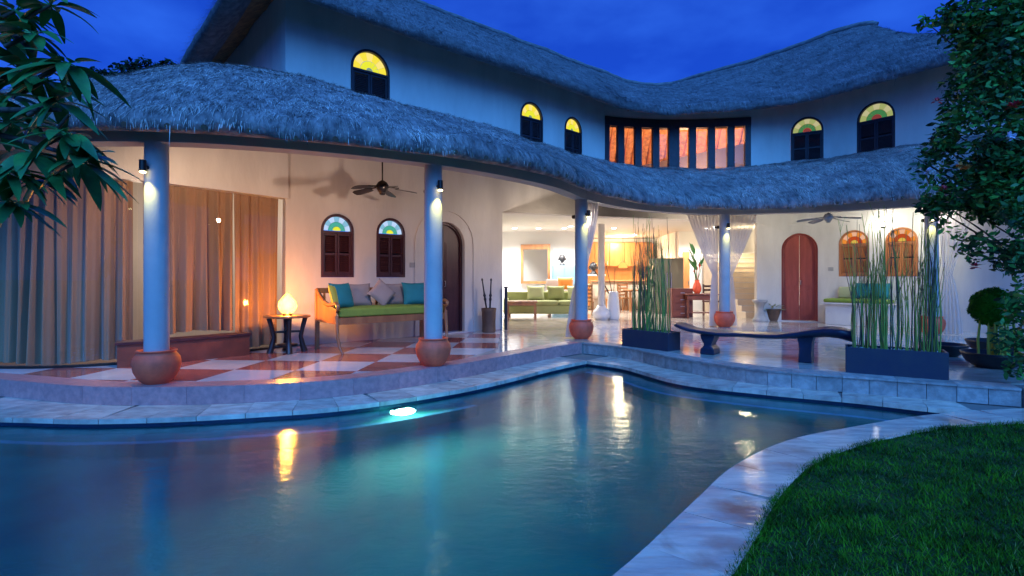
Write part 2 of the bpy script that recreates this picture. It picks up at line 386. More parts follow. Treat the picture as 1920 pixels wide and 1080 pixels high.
def sheer_mat():
    m = bpy.data.materials.new('sheer_cloth'); m.use_nodes = True; n = m.node_tree.nodes; l = m.node_tree.links; n.clear()
    o = n.new('ShaderNodeOutputMaterial'); t = n.new('ShaderNodeBsdfTransparent'); d = n.new('ShaderNodeBsdfDiffuse'); d.inputs[0].default_value = (.78, .74, .72, 1)
    tr = n.new('ShaderNodeBsdfTranslucent'); tr.inputs[0].default_value = (.78, .74, .72, 1)
    a = n.new('ShaderNodeMixShader'); a.inputs[0].default_value = .5; l.new(d.outputs[0], a.inputs[1]); l.new(tr.outputs[0], a.inputs[2])
    b = n.new('ShaderNodeMixShader'); b.inputs[0].default_value = .72; l.new(t.outputs[0], b.inputs[1]); l.new(a.outputs[0], b.inputs[2]); l.new(b.outputs[0], o.inputs[0]); return m
M['sheer'] = sheer_mat()
def water_mat():
    m = bpy.data.materials.new('pool_water'); m.use_nodes = True; n = m.node_tree.nodes; l = m.node_tree.links; n.clear()
    o = n.new('ShaderNodeOutputMaterial'); g = n.new('ShaderNodeBsdfGlass'); g.inputs['IOR'].default_value = 1.55; g.inputs['Roughness'].default_value = .095
    g.inputs['Color'].default_value = (.80, .98, 1, 1)
    tcn = n.new('ShaderNodeTexCoord'); mp_ = n.new('ShaderNodeMapping'); mp_.inputs['Scale'].default_value = (1, 1.6, 1)
    t = n.new('ShaderNodeTexNoise'); t.inputs['Scale'].default_value = 5; t.inputs['Detail'].default_value = 5; t.inputs['Roughness'].default_value = .62
    bp = n.new('ShaderNodeBump'); bp.inputs['Strength'].default_value = .11; bp.inputs['Distance'].default_value = .05
    l.new(tcn.outputs['Object'], mp_.inputs[0]); l.new(mp_.outputs[0], t.inputs['Vector']); l.new(t.outputs[0], bp.inputs['Height']); l.new(bp.outputs[0], g.inputs['Normal'])
    l.new(g.outputs[0], o.inputs[0]); return m
M['water'] = water_mat()
def lamp(name, kind, loc, energy, col, parent=None, size=.05, spot=None, aim=None, blend=.6):
    ld = bpy.data.lights.new(name, kind); ld.energy = energy; ld.color = col
    if kind == 'AREA': ld.shape = 'DISK'; ld.size = size
    else: ld.shadow_soft_size = size
    if spot: ld.spot_size = math.radians(spot); ld.spot_blend = blend
    o = bpy.data.objects.new(name, ld); link(o, parent)
    o.location = loc
    if aim is not None: o.rotation_euler = (Vector(aim)-Vector(loc)).to_track_quat('-Z', 'Y').to_euler()
    return o
# ------------------------------------------------------------------ plan curves
W = Curve2([(-3.92, 9.23), (-2.0, 10.85), (-.16, 12.4), (1.3, 13.63), (2.52, 14.66), (4.55, 15.05), (6.55, 14.8), (7.85, 14.45), (8.86, 13.55), (9.3, 12.95), (10.3, 11.5), (11.4, 9.9)])
BEAM = Curve2([(-9.2, 6.9), (-6.6, 6.3), (-4.03, 6.05), (-2.7, 6.38), (-1.07, 7.25), (.1, 8.35), (.75, 9.2), (1.35, 10.4), (2.5, 11.75), (3.9, 12.6), (5.12, 12.85), (7.2, 12.3), (8.85, 11.3), (10.2, 9.9)])
TER = Curve2([(-11, 7.4), (-8.5, 7.0), (-6.1, 6.3), (-4.65, 5.87), (-4.07, 5.83), (-3.25, 5.89), (-2.0, 6.27), (-.84, 7.27), (.0, 8.3), (.80, 9.33), (1.30, 9.83)])
TER2 = Curve2([(1.30, 9.83), (1.92, 9.2), (2.5, 7.95), (3.28, 6.93), (4.12, 6.47), (4.85, 6.08), (5.5, 5.76)])
POOLN = [(-6.6, 4.9), (-6.1, 5.35), (-5.11, 5.36), (-4.22, 5.29), (-3.41, 5.36), (-2.62, 5.55), (-1.85, 5.81), (-.766, 6.6), (.0, 7.45), (.40, 8.0), (.85, 8.55), (1.25, 8.98)]
POOLE = [(1.25, 8.98), (1.75, 8.45), (2.30, 7.20), (3.15, 6.58), (3.97, 6.14), (4.54, 5.74), (4.90, 5.60)]
POOLS = [(4.90, 5.60), (4.13, 5.37), (3.22, 4.98), (2.39, 4.56), (1.66, 3.93), (1.22, 3.39), (.99, 3.10), (.51, 2.5), (.0, 2.0), (-.8, 1.62), (-2.5, 1.5), (-5.0, 1.9), (-6.7, 2.9), (-7.0, 4.0), (-6.6, 4.9)]
cN, cE, cS = Curve2(POOLN), Curve2(POOLE), Curve2(POOLS)
pool_poly = [tuple(q) for q in cN.p[:-1:3]]+[tuple(q) for q in cE.p[:-1:3]]+[tuple(q) for q in cS.p[:-1:3]]
LAWN = Curve2([(8.5, 5.6), (6.6, 5.3), (4.92, 5.13), (4.0, 4.95), (3.0, 4.5), (2.24, 3.98), (1.65, 3.33), (1.36, 2.93), (1.06, 2.54), (.62, 1.95), (.2, 1.5), (-.7, 1.12), (-2.5, .95), (-5.2, 1.3), (-7.2, 2.5), (-7.7, 4.2), (-7.4, 5.6)])
# ------------------------------------------------------------------ ground and pool
coping_outer = [tuple(q) for q in TER.p[::4] if q[0] > -7.4]+[tuple(q) for q in TER2.p[::4]]+[(6.6, 5.55)]+[tuple(q) for q in LAWN.p[::4] if q[0] < 6.6]
R_ = 300
sheet(MB(), [(-R_, -R_), (R_, -R_), (R_, R_), (-R_, R_)], [pool_poly], -.26, [(x, y) for x in (-20, -10, 0, 10, 20) for y in (-10, 0, 14, 30)]).build('ground', M['ground'], kind='structure')
pool = MB(); n = len(pool_poly); zb = -1.25
pool.add([(x, y, -.262) for x, y in pool_poly]+[(x, y, zb) for x, y in pool_poly], [(i, i+n, (i+1) % n+n, (i+1) % n) for i in range(n)])
sheet(pool, pool_poly, [], zb)
basin = pool.build('pool_basin', M['pooltile'], kind='structure')
M['band'] = mat('navy_waterline_shade', (.012, .035, .085), .35, .1, 40, var=.4, vscale=9)
wb = MB()  # added dark strip: the shade below the coping is put into its colour
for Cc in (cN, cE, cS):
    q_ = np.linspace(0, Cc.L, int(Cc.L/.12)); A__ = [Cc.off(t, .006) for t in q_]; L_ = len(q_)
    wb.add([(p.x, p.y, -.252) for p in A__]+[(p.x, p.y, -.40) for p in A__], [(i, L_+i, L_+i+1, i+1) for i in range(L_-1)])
wb.build('waterline_shade', M['band'], basin)
# underwater ledges that follow the walls
def ledge(C, s0, s1, wd, z, name='pool_step'):
    q = np.linspace(s0, s1, 60); a = [tuple(C.off(t, .03)) for t in q]; b = [tuple(C.off(t, wd-.07)) for t in q]; c2 = [tuple(C.off(t, wd)) for t in q]
    m1 = MB(); m2 = MB(); L = len(q)
    m1.add([(x, y, z) for x, y in a]+[(x, y, z) for x, y in b]+[(x, y, zb) for x, y in c2]+[(x, y, z-.02) for x, y in c2],
           [(i, L+i, L+i+1, i+1) for i in range(L-1)]+[(3*L+i, 2*L+i, 2*L+i+1, 3*L+i+1) for i in range(L-1)])
    m2.add([(x, y, z) for x, y in b]+[(x, y, z) for x, y in c2]+[(x, y, z-.02) for x, y in c2], [(i, L+i, L+i+1, i+1) for i in range(L-1)]+[(L+i, 2*L+i, 2*L+i+1, L+i+1) for i in range(L-1)])
    o = m1.build(name, M['pooltile'], basin); m2.build('step_edge', M['pooledge'], o)
ledge(cN, .2, cN.px(862), .34, -.66)
ledge(cE, .25, cE.L-.5, .42, -.50)
water = sheet(MB(), pool_poly, [], -.28, [(x, y) for x in np.arange(-6, 4, 1.0) for y in np.arange(2, 8, 1.0)]).build('water', M['water'], kind='structure')
# ------------------------------------------------------------------ coping, terrace, tiles
def ring(Ci, Co, step, z0, z1, name, mt, parent, s0=0, s1=None, ov=.03):
    """slabs between the inner curve Ci (offset ov over the water) and outer curve Co, matched by nearest point"""
    s1 = Ci.L if s1 is None else s1; n = max(1, round((s1-s0)/step)); st = (s1-s0)/n
    def outer(t):
        p = Ci.at(t); nn = Ci.nor(t); d = Co.p-np.array(p); 
        along = d@np.array([-nn.x, -nn.y]); side = abs(d@np.array([nn.y, -nn.x])); side[along < .02] = 9
        k = int(np.argmin(side+.1*along)); return Vector(Co.p[k]) if along[k] < 1.8 else Vector(Co.p[int(np.argmin((d**2).sum(1)))])
    for i in range(n):
        a = s0+i*st+.0035; b = s0+(i+1)*st-.0035; q = np.linspace(a, b, 4)
        poly = [tuple(Ci.off(t, ov)) for t in q]+[tuple(outer(t)) for t in q[::-1]]
        if area(poly) < 0: poly.reverse()
        MB().prism(poly, z0, z1+random.uniform(-.002, .002)).build(name, mt, parent)
KZ = -.2
edge_bed = MB()
slab(edge_bed, coping_outer, [pool_poly], -.262, KZ-.012)
cop = edge_bed.build('pool_coping', M['grout'], kind='structure')
ring(cN, TER, .46, KZ-.05, KZ, 'coping_stone', M['coping'], cop, s0=.9)
ring(cE, TER2, .40, KZ-.05, KZ, 'coping_stone', M['coping'], cop, s1=cE.L-.05)
ring(cS, LAWN, .52, KZ-.05, KZ, 'coping_stone', M['copingw'], cop, s0=.0, s1=cS.L-1.0)
# the tip of the coping to the right of the pool
tip = [(4.93, 5.62), (4.96, 5.15), (5.6, 5.22), (6.3, 5.3), (6.3, 5.5), (5.56, 5.74)]
MB().prism(tip[:3]+[(5.6, 5.73)], KZ-.05, KZ).build('coping_stone', M['copingw'], cop)
MB().prism([(5.607, 5.22), (6.3, 5.3), (6.3, 5.5), (5.607, 5.725)], KZ-.05, KZ).build('coping_stone', M['copingw'], cop)
# terrace bed
tpoly = [tuple(q) for q in TER.p[:-1:3]]+[tuple(q) for q in TER2.p[::3]]+[(6.5, 5.6), (9, 5.9), (13, 7), (15, 26), (-12, 26), (-12, 7.5)]
ins = [tuple(TER.off(t, -.02)) for t in np.linspace(0, TER.L-.03, 50)]+[tuple(TER2.off(t, -.02)) for t in np.linspace(.03, TER2.L, 30)]+[(6.5, 5.63), (9, 5.95), (12.9, 7.1), (14.9, 25.9), (-11.9, 25.9), (-11.9, 7.6)]
ter = slab(MB(), ins, [], -.258, -.014).build('terrace', M['grout'], kind='structure')
strip_blocks(TER, 3.5, TER.L-.02, .60, -.30, .0, -.2, 0, .003, M['edge'], ter, 'edge_stone', .0005, 4)
strip_blocks(TER2, .02, TER2.L, .27, -.30, .0, -.2, -.026, .006, M['kerb'], ter, 'kerb_block', .0, 2)
strip_blocks(TER2, .02, TER2.L, .54, -.30, .018, -.024, 0, .004, M['kerb'], ter, 'edge_stone', .0005, 3)
MB().box((5.62, 5.70, -.105), (.16, .16, .25), .3).build('kerb_block', M['kerb'], ter)
# checker tiles
region = [tuple(TER.off(t, -.303)) for t in np.linspace(3.5, TER.px(905), 46)]
k_end = region[-1]
region += [(-.25, 9.0), (-.25, 12.34), (-3.93, 9.28), (-4.7, 8.2), (-5.5, 7.3), (-6.7, 7.05), (-8.0, 7.3)]
if area(region) < 0: region.reverse()
a4 = math.radians(-4); ca, sa = math.cos(a4), math.sin(a4)
O = Vector((-1.99, 6.82)); TX, TY = .81, .765
for i in range(-8, 4):
    for j in range(-3, 9):
        g = .0025
        cell = [(i*TX+g, j*TY+g), ((i+1)*TX-g, j*TY+g), ((i+1)*TX-g, (j+1)*TY-g), (i*TX+g, (j+1)*TY-g)]
        cell = [(O.x+ca*x-sa*y, O.y+sa*x+ca*y) for x, y in cell]
        pl = clip(region, cell)
        if len(pl) > 2 and area(pl) > .004:
            white = (i+j) % 2 == 1
            MB().prism(pl, -.013, 0).build('floor_tile', M['tile_white'] if white else M['tile_red'], ter)
region2 = [tuple(TER.off(t, -.303)) for t in np.linspace(TER.px(905)+.003, TER.L-.31, 30)]+[tuple(TER2.off(t, -.303)) for t in np.linspace(.32, TER2.L, 40)]+[(6.5, 6.0), (9, 6.2), (12.5, 7.3), (12.5, 16.5), (8.4, 19.5), (-.9, 19.5), (-.9, 12.0), (-.247, 12.34), (-.247, 9.0)]
if area(region2) < 0: region2.reverse()
TM = .80
for i in range(-4, 18):
    for j in range(-2, 18):
        g = .002; cell = [(i*TM+g, j*TM+g), ((i+1)*TM-g, j*TM+g), ((i+1)*TM-g, (j+1)*TM-g), (i*TM+g, (j+1)*TM-g)]
        cc, s2 = math.cos(.06), math.sin(.06)
        cell = [(cc*x-s2*y+.2, 5.6+s2*x+cc*y) for x, y in cell]
        pl = clip(region2, cell)
        if len(pl) > 2 and area(pl) > .004:
            MB().prism(pl, -.013, 0).build('floor_tile', M['marble'], ter)
# ------------------------------------------------------------------ villa walls
villa = empty('villa', 'white two storey villa with thatched roofs, columns and arched windows behind the pool', 'house', loc=(2, 14, 0))
villa.location = (0, 0, 0)
def wz(s_, py): Y = W.at(s_).y; return CH+(520-py)/1000*Y
S_end = W.px(942); S_R = W.px(1419); S_b0 = W.px(1133)+.02; S_b1 = W.px(1408)
wins = [ # px, width, z0, height, kind
    (633, .62, 1.2, 1.17, 'low'), (733, .62, 1.2, 1.17, 'low'),
    (695, .80, 4.15, 1.42, 'upA'), (997, .74, 4.15, 1.30, 'upA'), (1075, .70, 4.10, 1.28, 'upA'),
    (1513, .78, 4.25, 1.28, 'upG'), (1642, .84, 4.25, 1.33, 'upG'),
    (1601, .68, 1.22, 1.19, 'orange'), (1690, .68, 1.22, 1.19, 'orange')]
doors = [(836, .95, 2.38, 'dark'), (1499, .88, 2.40, 'red')]
holes = []
for px, wd, z0, h, k in wins: holes.append(arch(W.px(px), z0, wd, h))
for px, wd, h, k in doors: holes.append(arch(W.px(px), -.05, wd, h+.05, rise=wd*.5))
HZ = 2.71
holes.append([(S_end, -.05), (S_R, -.05), (S_R, HZ), (S_end, HZ)])
bz0, bz1 = 4.18, 5.48
ss = np.linspace(S_b0, S_b1, 12)
holes.append([(a, bz0) for a in ss]+[(a, bz1) for a in ss[::-1]])
for h in holes:
    for i in range(len(h)):
        pass
wall = curved_wall(MB(), W, 0.0, W.L, -.02, 5.98, holes, .24, lambda s, z: z if z < 5.97 else float(np.interp(s, [0, 5.5, 8.3, 10.5, 13, 15, 17], [6.38, 6.34, 6.12, 5.98, 6.05, 6.25, 6.3])))
wall.build('wall', M['plaster'], villa)
# side wall going back from the corner, and rear mass
u0 = Vector((.765, .645)); n0 = Vector((-.645, .765))
def vwall(a, b, z0, z1, th, m, parent, name='wall', **k):
    a = Vector(a); b = Vector(b); d = b-a; L = d.length; c = (a+b)/2
    return MB().box((c.x, c.y, (z0+z1)/2), (L, th, z1-z0), math.atan2(d.y, d.x)).build(name, m, parent, **k)
c0 = Vector((-3.92, 9.23))
vwall(c0+u0*.12-n0*.0+n0*.25, c0+u0*.12+n0*7.2, -.02, 6.36, .235, M['plaster'], villa)
# bay window : posts, rails, panes
bay = MB()
def ribbon(mb, C, s0, s1, z0, z1, o0, o1, n=16):
    q = np.linspace(s0, s1, n); A = [C.off(t, o0) for t in q]; B = [C.off(t, o1) for t in q]
    vs = [(p.x, p.y, z0) for p in A]+[(p.x, p.y, z1) for p in A]+[(p.x, p.y, z0) for p in B]+[(p.x, p.y, z1) for p in B]
    fs = []
    for i in range(n-1):
        fs += [(i, i+1, n+i+1, n+i), (2*n+i, 3*n+i, 3*n+i+1, 2*n+i+1), (n+i, n+i+1, 3*n+i+1, 3*n+i), (i, 2*n+i, 2*n+i+1, i+1)]
    fs += [(0, n, 3*n, 2*n), (n-1, 2*n+n-1, 4*n-1, 2*n-1)]
    mb.add(vs, fs); return mb
ribbon(bay, W, S_b0, S_b1, bz0, bz0+.05, .02, -.18); ribbon(bay, W, S_b0, S_b1, bz1-.07, bz1+.16, .03, -.18)
bayo = bay.build('bay_window', M['bluewood'], villa)
npan = 8; pw = (S_b1-S_b0)/npan
for i in range(npan+1):
    c = S_b0+i*pw; hw = .075 if i in (0, npan) else (.095 if i != 4 else .15)
    c = min(max(c, S_b0+hw), S_b1-hw)
    p = W.off(c, -.06); t = W.tan(c)
    MB().box((p.x, p.y, (bz0+bz1)/2), (2*hw, .14, bz1-bz0-.13), math.atan2(t.y, t.x)).build('window_post', M['bluewood'], bayo)
for i in range(npan):
    c = S_b0+(i+.5)*pw; p = W.off(c, -.10); t = W.tan(c)
    MB().box((p.x, p.y, (bz0+bz1)/2), (pw-.14, .008, bz1-bz0-.13), math.atan2(t.y, t.x)).build('pane', M['pane'], bayo)
# arched windows
def stained(cols, s=1.0):
    return [emis('stained_glass', c, st*s) for c, st in cols]
GL = {'low': stained([((.55, .72, 1), .95), ((.10, .55, .42), .75), ((.85, .85, .05), 1.0), ((.30, .62, .85), .8)]),
      'upA': stained([((.95, .78, .06), 1.0), ((.80, .80, .04), 1.05), ((.35, .50, .35), .6), ((1, .80, .22), 1.0)]),
      'upG': stained([((.55, .62, .22), .62), ((.10, .40, .14), .5), ((.55, .10, .10), .4), ((.70, .66, .35), .7)]),
      'orange': stained([((1, .33, .05), .8), ((.85, .12, .03), .6), ((.9, .6, .1), .8), ((1, .55, .35), .8)])}
WD = {'low': 'darkwood', 'upA': 'bluewood', 'upG': 'bluewood', 'orange': 'orangewood'}
def wall_frame(s_):
    p = W.at(s_); t = W.tan(s_, .3); nn = Vector((t.y, -t.x))
    def T(v): return Vector((p.x+t.x*v.x+nn.x*v.y, p.y+t.y*v.x+nn.y*v.y, v.z))   # x along wall, y out, z up
    return T
def xz_prism(mb, poly, y0, y1, T):
    n = len(poly); vs = [T(Vector((x, y0, z))) for x, z in poly]+[T(Vector((x, y1, z))) for x, z in poly]
    mb.add(vs, [tuple(range(n)), tuple(reversed(range(n, 2*n)))]+[(i, n+i, n+(i+1) % n, (i+1) % n) for i in range(n)])
def tbox(mb, T, x0, x1, y0, y1, z0, z1):
    vs = [T(Vector((x, y, z))) for x in (x0, x1) for y in (y0, y1) for z in (z0, z1)]
    mb.add(vs, [(0,1,3,2),(4,6,7,5),(0,4,5,1),(2,3,7,6),(0,2,6,4),(1,5,7,3)])
def ring_arch(mb, T, w, z0, h, fw, y0, y1, n=16, bottom=True, rise=None):
    A = arch(0, z0, w, h, n, rise); r2 = (w/2 if rise is None else rise)-fw
    zb_ = z0+(fw if bottom else 0); B = arch(0, zb_, w-2*fw, h-(zb_-z0)-fw, n, r2)
    m = len(A); vs = [T(Vector((x, y, z))) for y in (y0, y1) for L in (A, B) for x, z in L]; fs = []
    for i in range(m):
        j = (i+1) % m
        if not bottom and i == 0: continue
        fs += [(i, j, m+j, m+i), (2*m+i, 3*m+i, 3*m+j, 2*m+j), (i, 2*m+i, 2*m+j, j), (m+i, m+j, 3*m+j, 3*m+i)]
    mb.add(vs, fs)
for px, wd, z0, h, kind in wins:
    s_ = W.px(px); T = wall_frame(s_); fw = .045; r = wd/2; zs = z0+h-r    # spring line
    mb = MB(); ring_arch(mb, T, wd-.004, z0+.002, h-.004, fw, -.12, .012)
    tbox(mb, T, -r+fw, r-fw, -.10, .006, zs-.05, zs-.012)
    wo = mb.build('window', M[WD[kind]], villa)
    # shutters
    zt = zs-.052
    for sg in (-1, 1):
        sh = MB(); x0, x1 = (-r+fw+.003, -.006) if sg < 0 else (.006, r-fw-.003); za, zb2 = z0+fw+.003, zt
        st = .035
        tbox(sh, T, x0, x0+st, -.055, -.02, za, zb2); tbox(sh, T, x1-st, x1, -.055, -.02, za, zb2)
        zm = (za+zb2)/2
        for q0, q1 in ((za, za+.05), (zb2-.04, zb2), (zm-.02, zm+.02)): tbox(sh, T, x0+st, x1-st, -.055, -.022, q0, q1)
        z = za+.06
        while z < zb2-.055:
            if abs(z-zm) > .03:
                vs = [T(Vector(q)) for q in ((x0+st, -.026, z), (x1-st, -.026, z), (x1-st, -.052, z+.032), (x0+st, -.052, z+.032), (x0+st, -.030, z-.006), (x1-st, -.030, z-.006), (x1-st, -.056, z+.026), (x0+st, -.056, z+.026))]
                sh.add(vs, [(0,1,2,3), (7,6,5,4), (0,4,5,1), (1,5,6,2), (2,6,7,3), (3,7,4,0)])
            z += .034
        sh.build('shutter', M[WD[kind]], wo)
    # fanlight: rings of coloured sectors with lead lines
    R1 = r-fw-.004; rr = [(0, .30, 2), (.30, .62, 1), (.62, 1.0, 0)]
    if kind == 'upA': rr = [(0, .18, 2), (.18, .55, 1), (.55, 1.0, 0)]
    for (ra, rb, ci) in rr:
        nsec = 1 if ra == 0 else 7
        for q in range(nsec):
            a0, a1 = PI*q/nsec+.02/(ra*R1*20+.3), PI*(q+1)/nsec-.02/(ra*R1*20+.3)
            aa = np.linspace(a0, a1, 14 if nsec == 1 else 5)
            r0, r1 = max(ra*R1+.003, .001), rb*R1-.003
            pts = [(r1*math.cos(a), zs+.0+r1*math.sin(a)) for a in aa]+([(0.0, zs)] if ra == 0 else [(r0*math.cos(a), zs+r0*math.sin(a)) for a in aa[::-1]])
            g = MB(); xz_prism(g, pts, -.05, -.044, T)
            g.build('pane', GL[kind][3 if (ci == 0 and q % 2) else ci], wo)
    # dark backing added behind the shutters so that no light leaks
    bk = MB(); tbox(bk, T, -r+.01, r-.01, -.20, -.19, z0+.01, zs-.02); bk.build('shutter_backing', M['black'], wo)
# doors with moulded surround
for px, wd, h, kind in doors:
    s_ = W.px(px); T = wall_frame(s_); dm = M['darkwood'] if kind == 'dark' else M['reddoor']
    mb = MB(); ring_arch(mb, T, wd-.004, .0, h-.002, .05, -.20, -.07, bottom=False, rise=wd*.5); do = mb.build('door', dm, villa)
    for sg in (-1, 1):
        lf = MB(); hw = wd/2-.053
        zs = h-wd*.5
        aa = np.linspace(0, PI/2, 9)
        pts = [(0.004, .03), (hw, .03)]+[(hw*math.cos(a), zs+(wd*.5-.053)*math.sin(a)) for a in aa[:-1]]+[(.004, h-.055)]
        pts = [(sg*x, z) for x, z in pts]
        if sg < 0: pts.reverse()
        xz_prism(lf, pts, -.17, -.12, T)
        for z_a, z_b in ((.12, .85), (.95, zs+.05)):
            xa, xb = sorted((sg*.05, sg*(hw-.05))); tbox(lf, T, xa, xb, -.119, -.108, z_a, z_b); tbox(lf, T, xa+.03, xb-.03, -.107, -.10, z_a+.03, z_b-.03)
        lf.build('door_leaf', dm, do)
    hd = MB(); hd.tube([T(Vector((.03, -.10, 1.0))), T(Vector((.03, -.06, 1.0))), T(Vector((.03, -.06, 1.12))), T(Vector((.03, -.10, 1.12)))], .009, 6); hd.build('handle', M['chrome'], do)
    sm = MB(); ring_arch(sm, T, wd+.56, 0, h+.28, .05, .004, .028, bottom=False); ring_arch(sm, T, wd+.10, 0, h+.05, .052, .004, .022, bottom=False)
    sm.build('door_surround', M['plaster'], villa)
    th = MB(); tbox(th, T, -wd/2-.05, wd/2+.05, -.2, .06, .0, .025); th.build('doorstep', M['tile_white'], villa)
# ------------------------------------------------------------------ beam and columns
bm = ribbon(MB(), BEAM, .4, BEAM.L-.2, HZ, HZ+.30, .12, -.12, 70); bm.build('beam', M['column'], villa)
cols = [(-4.03, 6.05), (-1.07, 7.25), (1.35, 10.4), (5.12, 12.85), (8.85, 11.25)]
for i, (x, y) in enumerate(cols):
    MB().lathe([(.125, .0), (.125, 1.2), (.12, HZ+.01)], (x, y, 0), 28).build('column', M['column'], villa)
inner_col = P(1128, 598, 15.1)
MB().lathe([(.10, 0), (.095, 1.2), (.095, HZ)], (2.53, 15.1, 0), 24).build('column', M['plaster'], villa)
# spotlights on the columns
SPOT = (1, .93, .22)
def col_light(x, y, ang, z, e=30, lit=True):
    d = Vector((math.cos(ang), math.sin(ang), 0)); c = Vector((x, y, z))
    b = c+d*.185; o = MB(); o.tube([c+d*.115, c+d*.15], .022, 8); o.tube([b+Vector((0,0,.07)), b+Vector((0,0,-.05))], .036, 12)
    h = o.build('spotlight', M['metal'], villa)
    l = MB(); l.lathe([(.001, .012), (.030, .006), (.032, 0)], (b.x, b.y, b.z-.062), 12, False); l.lathe([(.032, 0), (.028, -.006), (.001, -.01)], (b.x, b.y, b.z-.062), 12, False); l.build('lens', M['bulby'], h)
    lamp('column_lamp', 'SPOT', (b.x+d.x*.05, b.y+d.y*.05, b.z-.07), e, SPOT, None, .02, 74, (c.x+d.x*.02, c.y+d.y*.02, z-.9), .7)
for (x, y), a1, zz in zip(cols, (-1.75, -.9, -.85, -1.45, -2.2), (2.42, 2.42, 2.42, 2.42, 2.45)):
    col_light(x, y, a1, zz)
# ------------------------------------------------------------------ roofs
def interp_rows(rows, per=10):
    """rows: list of profiles (lists of 3D points); smooth across rows (Catmull-Rom)"""
    A = np.array(rows, float); n = len(A); out = []
    for i in range(n-1):
        p1, p2 = A[i], A[i+1]; p0 = A[i-1] if i else 2*p1-p2; p3 = A[i+2] if i < n-2 else 2*p2-p1
        for k in range(per):
            t = k/per; out.append(.5*((2*p1)+(-p0+p2)*t+(2*p0-5*p1+4*p2-p3)*t*t+(-p0+3*p1-3*p2+p3)*t**3))
    out.append(A[-1]); return np.array(out)
def fbm(p, s): return noise.fractal(Vector(p)*s, 1.0, 2.0, 4)
def grid_mesh(name, G, m, parent, smooth=True):
    nu, nv = G.shape[:2]; me = bpy.data.meshes.new(name)
    idx = np.arange(nu*nv).reshape(nu, nv); q = np.stack([idx[:-1, :-1], idx[1:, :-1], idx[1:, 1:], idx[:-1, 1:]], -1).reshape(-1, 4)
    me.from_pydata(G.reshape(-1, 3).tolist(), [], q.tolist()); me.polygons.foreach_set('use_smooth', [smooth]*len(q)); me.update(); me.materials.append(m)
    return link(bpy.data.objects.new(name, me), parent)
def blades_mesh(name, base, d, side, L, wd, lift, m, parent, taper=.3, kind='stuff'):
    """straws: quads from base along d with length L"""
    N = len(base); tipc = base+d*L[:, None]+lift
    s_ = side*wd[:, None]
    V = np.empty((N, 4, 3)); V[:, 0] = base-s_; V[:, 1] = base+s_; V[:, 2] = tipc+s_*taper; V[:, 3] = tipc-s_*taper
    me = bpy.data.meshes.new(name); me.vertices.add(4*N); me.vertices.foreach_set('co', V.reshape(-1).astype(np.float32))
    me.loops.add(4*N); me.loops.foreach_set('vertex_index', np.arange(4*N, dtype=np.int32)); me.polygons.add(N)
    me.polygons.foreach_set('loop_start', np.arange(0, 4*N, 4, dtype=np.int32)); me.polygons.foreach_set('loop_total', np.full(N, 4, dtype=np.int32)); me.update(); me.validate(); me.materials.append(m)
    return tag(link(bpy.data.objects.new(name, me), parent), kind=kind)
